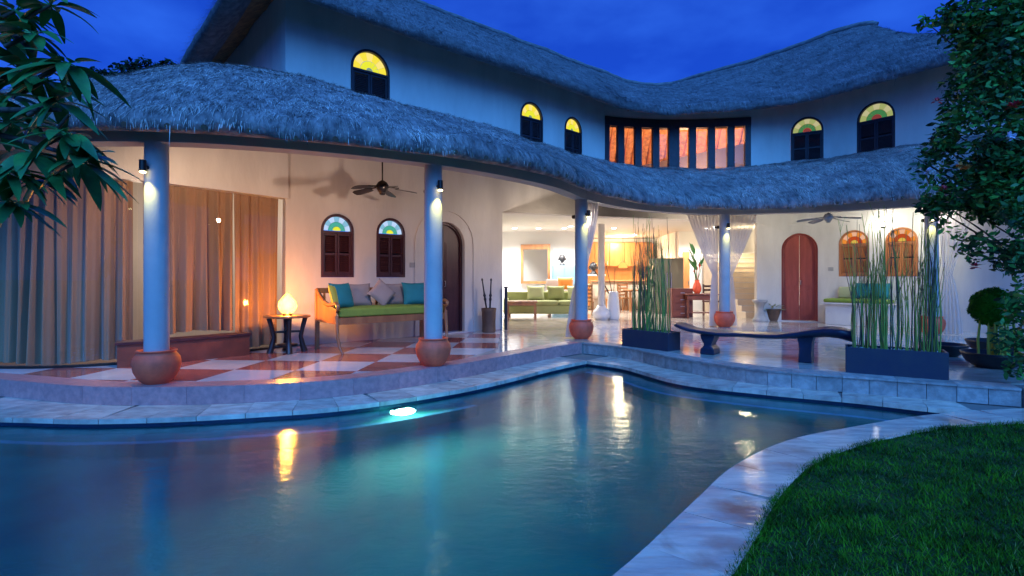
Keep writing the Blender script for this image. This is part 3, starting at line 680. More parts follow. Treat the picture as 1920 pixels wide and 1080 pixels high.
def thatch_roof(name, pairs, thick, mt, ms, parent, N, bulge, courses, straw=(.07, .20), amp=.05, per=12, nv=34, fringe=2500, eavejit=.03, back=None, wd=.0045):
    rows = []
    for e_, t_ in pairs:
        e_ = np.array(e_, float); t_ = np.array(t_, float); prof = []
        d = t_-e_; hd = np.array([d[0], d[1], 0]); hn = hd/np.linalg.norm(hd)
        prof.append(e_+hn*.55+[0, 0, .02+d[2]/np.linalg.norm(hd)*.5-.05]); prof.append(e_+hn*.30+[0, 0, .06]); prof.append(e_+hn*.12+[0, 0, .0])
        prof.append(e_+[0, 0, .0]); prof.append(e_-hn*.04+[0, 0, thick*.4]); prof.append(e_+hn*.02+[0, 0, thick*.85])
        for k in range(nv+1):
            v = k/nv; p = e_+[0, 0, thick]+hn*.08; q = p+(t_-p)*v; q = q+np.array([0, 0, bulge*math.sin(PI*v)*(1-.3*v)]); prof.append(q)
        bp = back(t_, hn) if back else t_+hn*.25-[0, 0, .1]
        prof.append(t_*.6+np.array(bp)*.4+[0, 0, .03]); prof.append(np.array(bp)); rows.append(prof)
    G = interp_rows(rows, per)
    # extra rows subdivision by linear doubling
    G2 = np.empty((G.shape[0]*2-1,)+G.shape[1:]); G2[::2] = G; G2[1::2] = (G[:-1]+G[1:])/2; G = G2
    Gs = G.copy()
    for i in range(G.shape[0]):
        for j in range(3, G.shape[1]):
            p = G[i, j]; f = fbm(p, 1.3)*amp+fbm(p, 5)*amp*.45
            if j > 6 and courses:
                v = (j-6)/nv; f += -.035*((v*courses) % 1.0)
            G[i, j, 2] += f
            if 3 <= j <= 5: G[i, j, 2] += eavejit*fbm(p+9, 3)
    ro = grid_mesh(name, G, mt, parent)
    nu, nvv = G.shape[:2]
    # straws
    def samp(u, v):
        iu = np.clip(u.astype(int), 0, nu-2); iv = np.clip(v.astype(int), 0, nvv-2); fu = (u-iu)[:, None]; fv = (v-iv)[:, None]
        return (G[iu, iv]*(1-fu)*(1-fv)+G[iu+1, iv]*fu*(1-fv)+G[iu, iv+1]*(1-fu)*fv+G[iu+1, iv+1]*fu*fv)
    u = rng.uniform(0, nu-1.001, N); v = 5.2+rng.random(N)**1.15*(nv+1.5)
    b = samp(u, v); e_ = samp(u, np.maximum(v-.9, 4.3)); d = e_-b; d /= np.linalg.norm(d, axis=1)[:, None]+1e-9
    a_ = samp(np.minimum(u+.5, nu-1.01), v)-samp(np.maximum(u-.5, 0), v); a_ /= np.linalg.norm(a_, axis=1)[:, None]+1e-9
    d = d+a_*rng.normal(0, .30, N)[:, None]; d /= np.linalg.norm(d, axis=1)[:, None]
    nrm = np.cross(a_, d); nrm *= np.sign(nrm[:, 2:3]+1e-9)
    L = rng.uniform(straw[0], straw[1], N); lift = nrm*(rng.uniform(.005, .05, N))[:, None]
    lift[:, 2] -= rng.uniform(0, .05, N)
    blades_mesh('straw', b+nrm*.006, d, a_, L, rng.uniform(wd*.5, wd*1.5, N), lift, ms, ro, .3)
    if fringe:
        u = rng.uniform(0, nu-1.001, fringe); v = rng.uniform(3.2, 6.4, fringe); b = samp(u, v)
        a_ = samp(np.minimum(u+.5, nu-1.01), v)-samp(np.maximum(u-.5, 0), v); a_ /= np.linalg.norm(a_, axis=1)[:, None]+1e-9
        outw = np.cross(a_, [0, 0, 1.0]); outw /= np.linalg.norm(outw, axis=1)[:, None]+1e-9
        d = np.tile([0, 0, -1.0], (fringe, 1))+a_*rng.normal(0, .16, fringe)[:, None]+outw*rng.normal(.12, .18, fringe)[:, None]
        L = rng.uniform(.02, .085, fringe)*(1+2.0*(rng.random(fringe) > .975)); blades_mesh('fringe', b, d, a_, L, rng.uniform(.002, .0055, fringe), np.zeros((fringe, 3)), ms, ro, .3)
    return ro, G
ez = 2.74
low = [((-9.8, 6.3, 2.8), (-9.6, 7.9, 3.1)), ((-7.7, 5.95, 2.78), (-8.1, 8.3, 3.55)), ((-5.9, 5.62, ez), (-6.7, 8.7, 4.12)), ((-4.2, 5.48, ez), (-5.2, 9.2, 4.80)),
       ((-2.55, 5.85, ez), (-3.95, 9.25, 4.72)), ((-.72, 6.78, ez), (-2.5, 10.43, 4.52)), ((.55, 7.95, ez), (-.6, 12.03, 4.42)), ((1.15, 8.95, 2.73), (.4, 12.87, 4.40)), ((1.80, 10.0, ez), (1.3, 13.63, 4.38)),
       ((3.1, 11.45, 2.76), (3.0, 14.75, 4.33)), ((5.1, 12.25, 2.78), (5.0, 15.06, 4.28)), ((7.0, 11.75, 2.80), (7.0, 14.7, 4.30)), ((8.4, 10.75, 2.83), (8.6, 13.8, 4.36)), ((9.6, 9.5, 2.85), (9.8, 12.3, 4.34)), ((10.6, 8.1, 2.85), (11.1, 10.5, 4.3))]
def lback(t_, hn):
    if t_[0] < -4.5: return t_+np.array([-.64*2.6, .76*2.6, -.9])
    return t_+hn*.2-[0, 0, .05]
vr, GL_ = thatch_roof('veranda_roof', low, .27, M['thatch'], M['straw'], villa, 95000, .22, 0, fringe=6500, wd=.0034, amp=.055, back=lback)
# rafters under the veranda roof (ends show at the eave)
nR = 60
for i in range(nR):
    a = GL_[int((i+.5)/nR*(GL_.shape[0]-1))]
    p = Vector(a[3])+Vector((0, 0, .03)); q = Vector(a[-3])
    d = (q-p).normalized(); LR = min(3.0, (q-p).length-.55); MB().tube([p-d*.02+Vector((0,0,-.0)), p+d*LR-Vector((0,0,.16))], .032, 7).build('rafter', M['rafter'], vr)
# upper roof
def ridge(t): return (-5.855+3.76*t, 11.525+3.17*t, 8.58)
def eave(t, z=5.70): q = c0+Vector((3.76, 3.17))*t+Vector((.645, -.765))*.8; return (q.x, q.y, z)
corner = (-4.13, 8.0, 5.72)
upper = [((-9.03+.0, 13.8, 5.72), ridge(.80)), ((-6.6, 10.9, 5.72), ridge(.80)), ((-4.75, 8.75, 5.72), ridge(.80)), (corner, ridge(.80)), ((-3.4, 8.55, 5.71), ridge(.82)),
         (eave(.4), ridge(1.0)), (eave(.8), ridge(1.25)), (eave(1.2), ridge(1.55)), (eave(1.55, 5.66), ridge(2.0)), ((3.1, 13.85, 5.56), (3.2, 19.1, 8.56)), ((4.1, 14.1, 5.53), (4.6, 20.2, 8.55)), ((5.2, 14.15, 5.60), (5.9, 20.3, 8.55)),
         ((6.4, 13.95, 5.62), (7.1, 19.2, 8.58)), ((7.5, 13.5, 5.68), (8.3, 18.0, 8.6)), ((8.3, 12.75, 5.74), (9.2, 16.8, 8.6)), ((9.0, 11.9, 5.78), (10.3, 15.6, 8.62)), ((9.7, 11.0, 5.78), (10.9, 15.1, 8.08)), ((10.6, 9.9, 5.7), (12.0, 14.5, 7.75)), ((11.9, 8.3, 5.6), (13.6, 13.4, 7.0))]
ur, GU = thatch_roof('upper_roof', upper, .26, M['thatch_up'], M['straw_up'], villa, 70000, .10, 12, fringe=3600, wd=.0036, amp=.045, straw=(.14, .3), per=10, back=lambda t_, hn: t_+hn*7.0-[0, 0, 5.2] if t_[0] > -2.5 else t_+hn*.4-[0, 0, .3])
rg = [Vector(a[-4])+Vector((0, 0, .02)) for a in GU[::3] if a[-4][2] > 8.4]
MB().tube(rg, .09, 8).build('ridge_cap', M['thatch_up'], ur)
# inner lining of the upper roof (seen through the bay window), with rafters
lin = GU[:, 6:].copy(); lin[:, :, 2] -= .22
grid_mesh('roof_lining', np.concatenate([lin[:, :-2:3], lin[:, -2:]], 1), M['under'], ur)
for i in range(70, GU.shape[0]-30, 5):
    p = Vector(lin[i, 2])-Vector((0,0,.05)); q = Vector(lin[i, -3])-Vector((0,0,.05)); q2 = Vector(lin[i, -1])-Vector((0,0,.05)); MB().tube([p, (p+q)/2, q], .035, 6).build('rafter', M['teak'], ur); MB().tube([q, q2], .035, 6).build('rafter', M['teak'], ur)
# soffit under the left overhang of the upper roof
# ------------------------------------------------------------------ interior shell
inr = [tuple(W.off(t, -.26)) for t in np.linspace(.3, W.L-.1, 60)]
fl_poly = inr+[(13.2, 14), (13.2, 22), (-1.2, 24), (-8.2, 16.2)]
slab(MB(), fl_poly, [], 2.86, 2.98).build('upper_floor', M['soffit'], villa)
vwall((-.55, 12.75), (-1.0, 19.5), 0, 2.86, .12, M['inner'], villa)
vwall((-1.0, 19.5), (2.75, 19.5), 0, 2.86, .12, M['inner'], villa)
vwall((2.7, 19.55), (2.7, 23.0), 0, 2.86, .12, M['inner'], villa)
vwall((2.6, 23.0), (6.7, 23.0), 0, 2.86, .12, M['inner'], villa)
vwall((6.0, 19.3), (8.6, 19.9), 0, 2.86, .12, M['inner'], villa)
vwall((8.62, 15.0), (8.62, 20.0), 0, 2.86, .12, M['inner'], villa)
vwall((6.0, 19.4), (6.2, 23.0), 0, 2.86, .12, M['inner'], villa)
vwall((6.75, 15.15), (3.6, 19.4), 2.98, 5.02, .10, M['plaster'], villa)
vwall((-4.0, 17.8), (1.2, 22.0), 2.98, 6.4, .10, M['plaster'], villa)
lamp('upper_room_lamp', 'POINT', (6.2, 19.3, 5.2), 1100, (1, .46, .25), None, .2)
lamp('upper_room_lamp', 'POINT', (5.0, 15.9, 4.0), 60, (1, .5, .22), None, .2)
# living room downlights
dl = [P(965, 434, 18.4), P(1070, 424, 15.6), P(1058, 440, 19.0), P(1151, 434, 18.2), P(1262, 443, 20.0), P(1325, 432, 17.6), P(1190, 440, 19.6), P(1010, 428, 16.6)]
for i, p in enumerate(dl):
    p.z = 2.86; ratio = 1.66*1000/(520-[434, 424, 440, 434, 443, 432, 440, 428][i]); k = ratio/p.y; p.x *= k; p.y = ratio
    p.x *= min(p.y, 18.0 if i not in (4, 6) else 20.6)/p.y; p.y = min(p.y, 18.0 if i not in (4, 6) else 20.6)
    f = MB().lathe([(.12, 0), (.12, -.012), (.095, -.014), (.09, -.004)], (p.x, p.y, p.z), 20, False).build('downlight', M['white'], villa)
    MB().lathe([(.001, -.006), (.09, -.006)], (p.x, p.y, p.z), 20, False).build('lens', M['bulb'], f)
    if i < 6 or True: lamp('downlight_lamp', 'SPOT', (p.x, p.y, p.z-.03), 430 if i not in (4,) else 430, (1, .97, .94) if i not in (4, 6) else (1, .70, .38), None, .08, 150, (p.x, p.y, 0), .5)
# ------------------------------------------------------------------ curtained room on the left
CUR = Curve2([(-9.6, 7.7), (-8.0, 7.25), (-6.7, 7.02), (-5.95, 7.08), (-5.3, 7.42), (-4.7, 8.05), (-3.86, 9.20)])
cwall = curved_wall(MB(), CUR, 0, CUR.L, 2.56, 3.45, [], .2); cwall.build('wall', M['plaster'], villa)
def curtain(s0, s1, label, off=-.22, z0=.03, z1=2.60, amp=.068, wl=.19, sheerm='curtain', seed=1):
    n = int((s1-s0)/.012); r_ = random.Random(seed); ph = 0; vs = []; rows = 9
    phs = []; a_ = []
    for i in range(n+1):
        ph += 2*PI*(.012/wl)*(1+.9*noise.noise(Vector((i*.012*2.3, seed, 0)))); phs.append(ph); a_.append(amp*(1+1.0*noise.noise(Vector((i*.012*1.6, seed+5, 0)))))
    for j in range(rows):
        f = j/(rows-1); z = z1+(z0-z1)*f
        for i in range(n+1):
            t = s0+(s1-s0)*i/n; o = off+a_[i]*(math.sin(phs[i])+.35*math.sin(phs[i]*2.3+f*1.5))*(.45+.7*f)+.02*math.sin(phs[i]*.37+f*2.2)
            zz = z if j < rows-1 else z+.02*math.sin(t*5)
            p = CUR.off(t, o); vs.append((p.x, p.y, zz))
    fs = [(j*(n+1)+i, j*(n+1)+i+1, (j+1)*(n+1)+i+1, (j+1)*(n+1)+i) for j in range(rows-1) for i in range(n)]
    o = MB().add(vs, fs, True).build('curtain', M[sheerm]); tag(o, label, 'curtain', 'brown curtains behind the glass'); return o
sgap = CUR.px(251)
curtain(.3, sgap, 'wide brown pleated floor length curtain behind glass, to the left of the first column', seed=2)
curtain(CUR.px(272), CUR.px(449), 'middle brown pleated curtain hanging above the dark red chest', z0=.36, seed=3)
curtain(CUR.px(449)+.01, CUR.L-.04, 'narrow brown curtain lit orange beside the glowing table lamp', seed=4, amp=.06)
gl = empty('glass_screen', 'curved frameless glass screen in front of the brown curtains', 'glass wall')
tr = ribbon(MB(), CUR, .2, CUR.L-.03, .0, .03, .03, -.05, 60); tr.build('floor_track', M['metal'], gl)
ns = 9
for i in range(ns):
    a = .2+(CUR.L-.25)*i/ns+.004; b = .2+(CUR.L-.25)*(i+1)/ns-.004; q = ribbon(MB(), CUR, a, b, .032, 2.555, .0, -.012, 6); q.build('pane', M['pane'], gl)
vwall((-10.4, 9.6), (-5.2, 10.6), 0, 3.6, .1, M['plaster'], villa)
lamp('room_lamp', 'POINT', (-5.7, 8.6, 2.1), 110, (1, .80, .62), None, .15)
# low dark red chest behind the glass
ch = empty('low_chest', 'low dark red wooden chest on the floor under the middle curtain', 'chest')
s0, s1 = CUR.px(222), CUR.px(446)
q = np.linspace(s0, s1, 5)
cb = MB(); pl = [tuple(CUR.off(t, .07)) for t in q]+[tuple(CUR.off(t, .36)) for t in q[::-1]]
if area(pl) < 0: pl.reverse()
cb.prism(pl, .0, .30); cb.build('body', M['brown'], ch)
pl2 = [tuple(CUR.off(t, .06)) for t in np.linspace(s0-.02, s1+.02, 5)]+[tuple(CUR.off(t, .385)) for t in np.linspace(s0-.02, s1+.02, 5)[::-1]]
if area(pl2) < 0: pl2.reverse()
MB().prism(pl2, .303, .335).build('lid', M['darkwood'], ch)
# ------------------------------------------------------------------ veranda light
WARM = (1, .80, .60)
for x, y, z, e_, c, aim in [(-1.15, 7.45, 2.40, 90, (1, .74, .60), (-2.9, 10.2, 0.9)), (-3.9, 6.25, 2.40, 120, (1, .70, .50), (-4.9, 8.7, 1.0)), (1.2, 10.55, 2.40, 88, (1, .80, .66), (.0, 12.6, 0.9)),
                            (5.1, 13.0, 2.42, 120, (1, .84, .68), (3.6, 15.1, 1.6)), (1.3, 10.5, 2.36, 130, (1, .84, .66), (3.0, 14.6, 1.8)), (5.1, 13.0, 2.42, 110, (1, .90, .74), (6.6, 15.5, 1.8)), (8.7, 11.4, 2.42, 95, (.95, 1, .86), (8.9, 13.6, 1.5))]:
    c_ = min(cols, key=lambda q: (q[0]-x)**2+(q[1]-y)**2); d = Vector((aim[0]-c_[0], aim[1]-c_[1], 0)).normalized()
    p = Vector((c_[0], c_[1], z))+d*.19
    o = MB(); o.tube([Vector((c_[0], c_[1], z))+d*.115, p-d*.03], .02, 8); o.tube([p-d*.03, p+d*.06], .04, 12); h = o.build('spotlight', M['metal'], villa)
    l = MB(); l.tube([p+d*.0605, p+d*.064], .034, 12); l.build('lens', M['bulb'], h)
    lamp('veranda_lamp', 'SPOT', tuple(p+d*.09), e_, c, None, .04, 150, aim, .7)
# wall sconces on the right wing
for px in (1657, 1772):
    T = wall_frame(W.px(px)); zz = 2.50
    b = MB(); tbox(b, T, -.05, .05, 0.003, .03, zz-.09, zz+.07); tbox(b, T, -.015, .015, .03, .09, zz-.06, zz-.04); h = b.build('wall_lamp', M['metal'], villa)
    cc = T(Vector((0, .10, zz))); MB().lathe([(.03, -.05), (.055, 0), (.045, .05), (.02, .07)], tuple(cc), 16).build('lamp_shade', M['bulb'], h)
    lamp('sconce_lamp', 'POINT', tuple(T(Vector((0, .22, zz+.02)))), 12, (1, .95, .84), None, .06)
# switches
for px, z in ((868+18, 1.45), (1558, 1.42)):
    T = wall_frame(W.px(px if px > 1000 else 773)); b = MB(); tbox(b, T, -.06, .06, .002, .016, z-.05, z+.05); so_ = b.build('light_switch', M['stone'], villa)
# ------------------------------------------------------------------ clay pots round the column feet
potlab = ['largest terracotta pot around the foot of the first column from the curtains', 'terracotta pot around the foot of the second column, on checkered tiles',
          'terracotta pot around the column foot at the sharp corner of the terrace', 'bright orange red pot around the column foot behind the long black bench',
          'clay pot around the farthest column foot, half hidden behind tall reeds']
for (x, y), lb in zip(cols, potlab):
    k = .92
    pr = [(.135, 0), (.20, .06), (.245, .15), (.262, .24), (.250, .31), (.215, .355), (.205, .372), (.212, .392), (.200, .40), (.185, .385), (.180, .34), (.135, .335)]
    pt = empty('clay_pot', lb, 'pot', 'clay pots at the column feet', (x, y, 0)); MB().lathe([(a*k, b*.95) for a, b in pr], (0, 0, .002), 36, False).build('body', M['terracotta'], pt)
    rim = MB().lathe([(.188, .36), (.200, .366), (.203, .374), (.195, .381), (.184, .376)], (0, 0, .0), 36, False); rim.build('rim', M['terracotta'], pt)
# ------------------------------------------------------------------ daybed sofa
sf = empty('daybed_sofa', 'carved teak daybed with long green seat cushion under the two arched windows', 'sofa')
FL = Vector((-2.74, 8.36)); u = u0; nb = n0
def S(x, y, z): q = FL+u*x+nb*y; return Vector((q.x, q.y, z))    # x along, y to the wall
LS, DS = 2.02, .86
def sbox(mb, x0, x1, y0, y1, z0, z1):
    vs = [S(x, y, z) for x in (x0, x1) for y in (y0, y1) for z in (z0, z1)]
    mb.add(vs, [(0,1,3,2),(4,6,7,5),(0,4,5,1),(2,3,7,6),(0,2,6,4),(1,5,7,3)])
fr = MB(); sbox(fr, .03, LS-.03, .0, .05, .45, .56); sbox(fr, .03, LS-.03, DS-.05, DS, .45, .56); sbox(fr, .03, LS-.03, .052, DS-.052, .50, .545); fr.build('seat_frame', M['teak'], sf)
st = MB()
n_ = 12; vs = []; 
for sgn in range(1):
    st.cushion(LS-.06, .90*DS, .17, lambda v: S(LS/2+v.x, DS/2+v.z, .632+v.y), 14)
st.v = [v for v in st.v]; cu = st.build('seat_cushion', M['green'], sf)
box_ = MB(); sbox(box_, .045, LS-.045, .01, DS-.06, .563, .70); b_ = box_.build('mattress', M['green'], sf); 
bv = b_.modifiers.new('bevel', 'BEVEL'); bv.width = .03; bv.segments = 4
for xx, flip in ((0, 1), (LS, -1)):
    fl = MB(); fl.tube([S(xx, .02, .60), S(xx, .0, .42), S(xx, -.02, .25), S(xx+.02*flip, -.05, .10), S(xx+.05*flip, -.10, .0)], [.032, .03, .025, .021, .019], 8); fl.build('leg', M['teak'], sf)
    bl = MB(); sbox(bl, xx-.03, xx+.03, DS-.03, DS+.03, .0, 1.0); bl.build('leg', M['teak'], sf)
    ar = MB(); a_pts = [S(xx, DS, 1.0), S(xx, DS-.12, .90), S(xx, DS-.3, .80), S(xx, DS-.5, .755), S(xx, .16, .765), S(xx, .04, .785), S(xx, -.03, .755), S(xx, -.035, .70), S(xx, .015, .675), S(xx, .05, .70)]
    ar.tube(a_pts, [.03, .035, .035, .033, .033, .035, .033, .028, .022, .015], 8); ar.build('armrest', M['teak'], sf)
    pn = MB(); n2 = 8
    poly = [(.03, .46), (DS-.03, .46), (DS-.03, .9), (DS-.3, .76), (DS-.5, .72), (.16, .73), (.05, .70), (.0, .60)]
    vs = [S(xx-.012, y, z) for y, z in poly]+[S(xx+.012, y, z) for y, z in poly]; m_n = len(poly)
    pn.add(vs, [tuple(range(m_n)), tuple(reversed(range(m_n, 2*m_n)))]+[(i, m_n+i, m_n+(i+1) % m_n, (i+1) % m_n) for i in range(m_n)]); pn.build('side_panel', M['teak'], sf)
bk = MB(); sbox(bk, .03, LS-.03, DS-.03, DS+.02, .93, 1.02); bk.build('back_rail', M['teak'], sf)
for k in range(14):
    x = .12+(LS-.24)*k/13; q = MB(); sbox(q, x-.018, x+.018, DS-.015, DS+.01, .56, .93); q.build('slat', M['teak'], sf)
def pillow(x, y, z, w_, h_, t_, rz, lean, m, lb, roll=0, loc=None, base=None):
    R = Matrix.Rotation(math.atan2(u.y, u.x)+rz, 3, 'Z') @ Matrix.Rotation(lean, 3, 'X') @ Matrix.Rotation(roll, 3, 'Y')
    c = S(x, y, z) if loc is None else Vector(loc)
    o = MB().cushion(w_, h_, t_, lambda v: R @ v, 12).build('cushion', m); o.location = c; return tag(o, lb, 'cushion', 'cushions on the teak daybed' if loc is None else None)
pillow(.22, .36, .90, .46, .44, .16, .42, -.30, M['teal'], 'teal cushion against the daybed arm nearest the glowing lamp')
pillow(.12, .32, .88, .43, .42, .10, .80, -.25, M['yellow'], 'yellow green cushion mostly hidden behind the teal cushion by the lamp')
pillow(.62, .62, .895, .50, .42, .15, .0, -.26, M['taupe'], 'square taupe cushion between the teal one and the diamond shaped one')
pillow(.98, .44, .925, .40, .40, .15, .0, -.34, M['taupe'], 'taupe cushion standing on its corner like a diamond', roll=PI/4)
pillow(1.33, .66, .895, .50, .42, .15, .0, -.26, M['taupe'], 'square taupe cushion between the diamond shaped one and the dark teal one')
pillow(1.62, .40, .905, .50, .43, .17, -.12, -.28, M['teal'], 'dark teal cushion at the daybed end beside the second column')
# ------------------------------------------------------------------ round table with glowing lamp
tb = empty('side_table', 'small round dark wooden table carrying the glowing lamp', 'table', loc=(-3.60, 8.55, 0))
MB().lathe([(.30, .555), (.345, .56), (.35, .575), (.345, .59), (.001, .592)], (0, 0, 0), 36).build('tabletop', M['teak'], tb)
for k in range(4):
    a = .5+k*PI/2; d = Vector((math.cos(a), math.sin(a), 0)); t = Vector((-d.y, d.x, 0))
    l = MB(); pts = [d*.27+Vector((0,0,.553)), d*.23+Vector((0,0,.40)), d*.20+Vector((0,0,.25)), d*.23+Vector((0,0,.10)), d*.26+Vector((0,0,.0))]
    l.tube(pts, [.040, .036, .036, .045, .055], 8); l.build('leg', M['ebony'], tb)
for zz in (.33, .10):
    for k in range(2):
        a = .5+k*PI/2; d = Vector((math.cos(a), math.sin(a), 0))*.20; MB().tube([d+Vector((0,0,zz+.004*k)), -d+Vector((0,0,zz+.004*k))], .020, 6).build('stretcher', M['ebony'], tb)
MB().lathe([(.001, .12), (.15, .12), (.155, .135), (.001, .14)], (0, 0, 0), 24, False).build('shelf', M['ebony'], tb)
lp = empty('table_lamp', 'glowing yellow teardrop shell lamp on the round table', 'lamp', loc=(-3.58, 8.50, .593))
MB().lathe([(.07, 0), (.075, .015), (.05, .03), (.04, .035)], (0, 0, 0), 20).build('base', M['metal'], lp)
lm = bpy.data.materials.new('glowing_shell'); lm.use_nodes = True; n = lm.node_tree.nodes; l_ = lm.node_tree.links
b = n['Principled BSDF']; b.inputs['Base Color'].default_value = (.9, .6, .2, 1); mo = [q for q in n if q.type == 'OUTPUT_MATERIAL'][0]; tb_n = n.new('ShaderNodeBsdfTransparent'); ms_ = n.new('ShaderNodeMixShader'); ms_.inputs[0].default_value = .55; l_.new(tb_n.outputs[0], ms_.inputs[1]); l_.new(b.outputs[0], ms_.inputs[2]); l_.new(ms_.outputs[0], mo.inputs[0]); vz = n.new('ShaderNodeTexVoronoi'); vz.inputs['Scale'].default_value = 30; tcn = n.new('ShaderNodeTexCoord'); l_.new(tcn.outputs['Object'], vz.inputs['Vector'])
rp = n.new('ShaderNodeValToRGB'); rp.color_ramp.elements[0].color = (1, .55, .05, 1); rp.color_ramp.elements[1].color = (1, .24, .01, 1); rp.color_ramp.elements[1].position = .7
l_.new(vz.outputs['Distance'], rp.inputs[0]); l_.new(rp.outputs[0], b.inputs['Emission Color']); b.inputs['Emission Strength'].default_value = 2.3
prof = [(.05, .035), (.095, .06), (.128, .11), (.135, .16), (.12, .215), (.09, .26), (.055, .30), (.025, .335), (.001, .35)]
sh = MB(); N2 = 28
vs = []; fs = []
for j, (r, z) in enumerate(prof):
    for i in range(N2):
        a = 2*PI*i/N2; rr = r*(1+.05*math.cos(a*7+j*1.2)); vs.append((rr*math.cos(a), rr*math.sin(a), z))
for j in range(len(prof)-1):
    for i in range(N2): k = (i+1) % N2; fs.append((j*N2+i, j*N2+k, (j+1)*N2+k, (j+1)*N2+i))
sh.add(vs, fs, True); sh.build('lamp_shade', lm, lp)
lamp('table_lamp_light', 'POINT', (-3.58, 8.50, .593+.17), 190, (1, .36, .035), None, .05)
# ------------------------------------------------------------------ ceiling fans
def fan(px, py, Y, R, label, m, a0, n=5, rodz=3.3, droop=.06):
    c = P(px, py, Y); f = empty('ceiling_fan', label, 'fan', 'ceiling fans of the veranda', tuple(c))
    MB().tube([(0,0,.06), (0,0,rodz-c.z)], .012, 8).build('rod', m, f)
    MB().lathe([(.05, -.10), (.075, -.07), (.095, -.03), (.10, .02), (.07, .07), (.02, .10)], (0,0,0), 20).build('motor', m, f)
    MB().lathe([(.02, -.135), (.045, -.13), (.05, -.105)], (0,0,0), 16).build('cap', m, f)
    for k in range(n):
        a = a0+2*PI*k/n; Rm = Matrix.Rotation(a, 3, 'Z') @ Matrix.Rotation(.22, 3, 'X')
        pts = [(.20, -.045), (.30, -.07), (R-.05, -.085), (R, -.06), (R+.01, 0), (R, .06), (R-.05, .085), (.30, .07), (.20, .045)]
        b = MB(); b.prism(pts, -.004, .004, lambda v: Rm @ v + Vector((0, 0, -droop*(v.x/R)**1.5-.02))); b.build('blade', m, f)
        ir = MB(); ir.tube([Rm @ Vector((.08, 0, 0)), Rm @ Vector((.16, 0, .01))+Vector((0,0,-.02)), Rm @ Vector((.26, 0, .012))+Vector((0,0,-.03))], .012, 6); ir.build('bracket', m, f)
fan(717, 350, 8.55, .54, 'dark ceiling fan hanging above the teak daybed', M['metal'], .25)
fan(1553, 407, 12.4, .66, 'pale ceiling fan hanging before the red arched door', M['stone'], .4)
# ------------------------------------------------------------------ wooden vase with two carved sticks
vp = F(917, 622); vb = empty('wooden_vase', 'rough brown wooden vase on the floor by the end of the long wall', 'vase', loc=(vp.x, vp.y-.1, 0))
MB().lathe([(.14, 0), (.15, .03), (.145, .22), (.155, .44), (.165, .52), (.15, .53), (.13, .50), (.12, .3), (.001, .28)], (0,0,0), 14, False).build('body', M['rafter'], vb)
for dx, ln, lb in ((-.05, -.10, 'carved black stick leaning left in the brown vase'), (.04, .01, 'carved black stick standing upright in the brown vase')):
    b0 = Vector((vp.x+dx*.4, vp.y-.1, .30)); t0 = Vector((vp.x+dx+ln, vp.y-.1, 1.18))
    q = MB(); q.tube([b0.lerp(t0, k) for k in (0, .3, .42, .48, .53, .57, .62, .7, .93, .96, 1)], [.018, .018, .02, .032, .02, .034, .02, .016, .013, .024, .01], 8); tag(q.build('carved_stick', M['ebony']), lb, 'stick', 'carved sticks in the vase')
# ------------------------------------------------------------------ living room
def legs(parent, w_, d_, h, r, m):
    for sx in (-1, 1):
        for sy in (-1, 1): MB().box((sx*(w_/2-r), sy*(d_/2-r), h/2), (2*r, 2*r, h)).build('leg', m, parent)
def bev(o, wdt=.03, seg=3):
    b = o.modifiers.new('bevel', 'BEVEL'); b.width = wdt; b.segments = seg
    for p in o.data.polygons: p.use_smooth = True
    return o
def item(name, label, cat, px, py, rz=0, group=None, Y=None):
    p = F(px, py) if Y is None else P(px, py, Y); return empty(name, label, cat, group, (p.x, p.y, 0 if Y is None else p.z), rz)
so = item('green_sofa', 'long olive green sofa in the lit living room behind the coffee table', 'sofa', 1022, 593)
bev(MB().box((0, .1, .22), (2.5, .85, .26)).build('base', M['sofa'], so)); bev(MB().box((0, .46, .52), (2.5, .22, .45)).build('backrest', M['sofa'], so))
for k in (-.78, 0, .78): bev(MB().box((k, .0, .42), (.76, .74, .14)).build('seat_cushion', M['sofa'], so), .05)
for k in (-1.2, 1.2): bev(MB().box((k, .1, .32), (.16, .86, .46)).build('armrest', M['sofa'], so), .04)
for k in (-1.1, 1.1): MB().box((k, -.25, .045), (.08, .08, .09)).build('leg', M['brown'], so)
o = so.location
for dx, mm, lb in ((-.28, 'palegreen', 'pale striped cushion at the left end of the green living room sofa'), (.35, 'sofa', 'plain olive cushion in the middle of the green living room sofa'), (.98, 'palegreen', 'pale striped cushion at the column end of the green living room sofa')):
    c = MB().cushion(.56, .46, .18, lambda v: Matrix.Rotation(-.3, 3, 'X') @ v, 10).build('cushion', M[mm]); c.location = (o.x+dx, o.y+.22, .72); tag(c, lb, 'cushion', 'cushions on the green sofa')
ct = item('coffee_table', 'low orange teak coffee table in front of the green sofa', 'table', 978, 598)
bev(MB().box((0, 0, .50), (.90, .60, .05)).build('tabletop', M['teak'], ct), .01); MB().box((0, 0, .435), (.82, .52, .075)).build('apron', M['teak'], ct); legs(ct, .84, .54, .395, .03, M['teak'])
mr = empty('wall_mirror', 'large wooden framed mirror on the white back wall of the living room', 'mirror', loc=((1004-960)/1000*19.2, 19.2, 1.68), rz=-.2)
fw = MB(); fw.box((-.49, 0, 0), (.09, .05, 1.42)); fw.box((.49, 0, 0), (.09, .05, 1.42)); fw.box((0, 0, .62), (.886, .05, .18)); fw.box((0, 0, -.665), (.886, .05, .09)); fw.build('frame', M['teak'], mr)
MB().box((0, .0, -.045), (.88, .01, 1.14)).build('glass', M['mirror'], mr)
cb = empty('tall_cabinet', 'pale blue cabinet against the back wall under the black carved head', 'cabinet', loc=(P(1058, 520, 18.6).x, 18.75, 0))
MB().box((0, 0, .81), (.82, .45, 1.62)).build('body', M['greyblue'], cb)
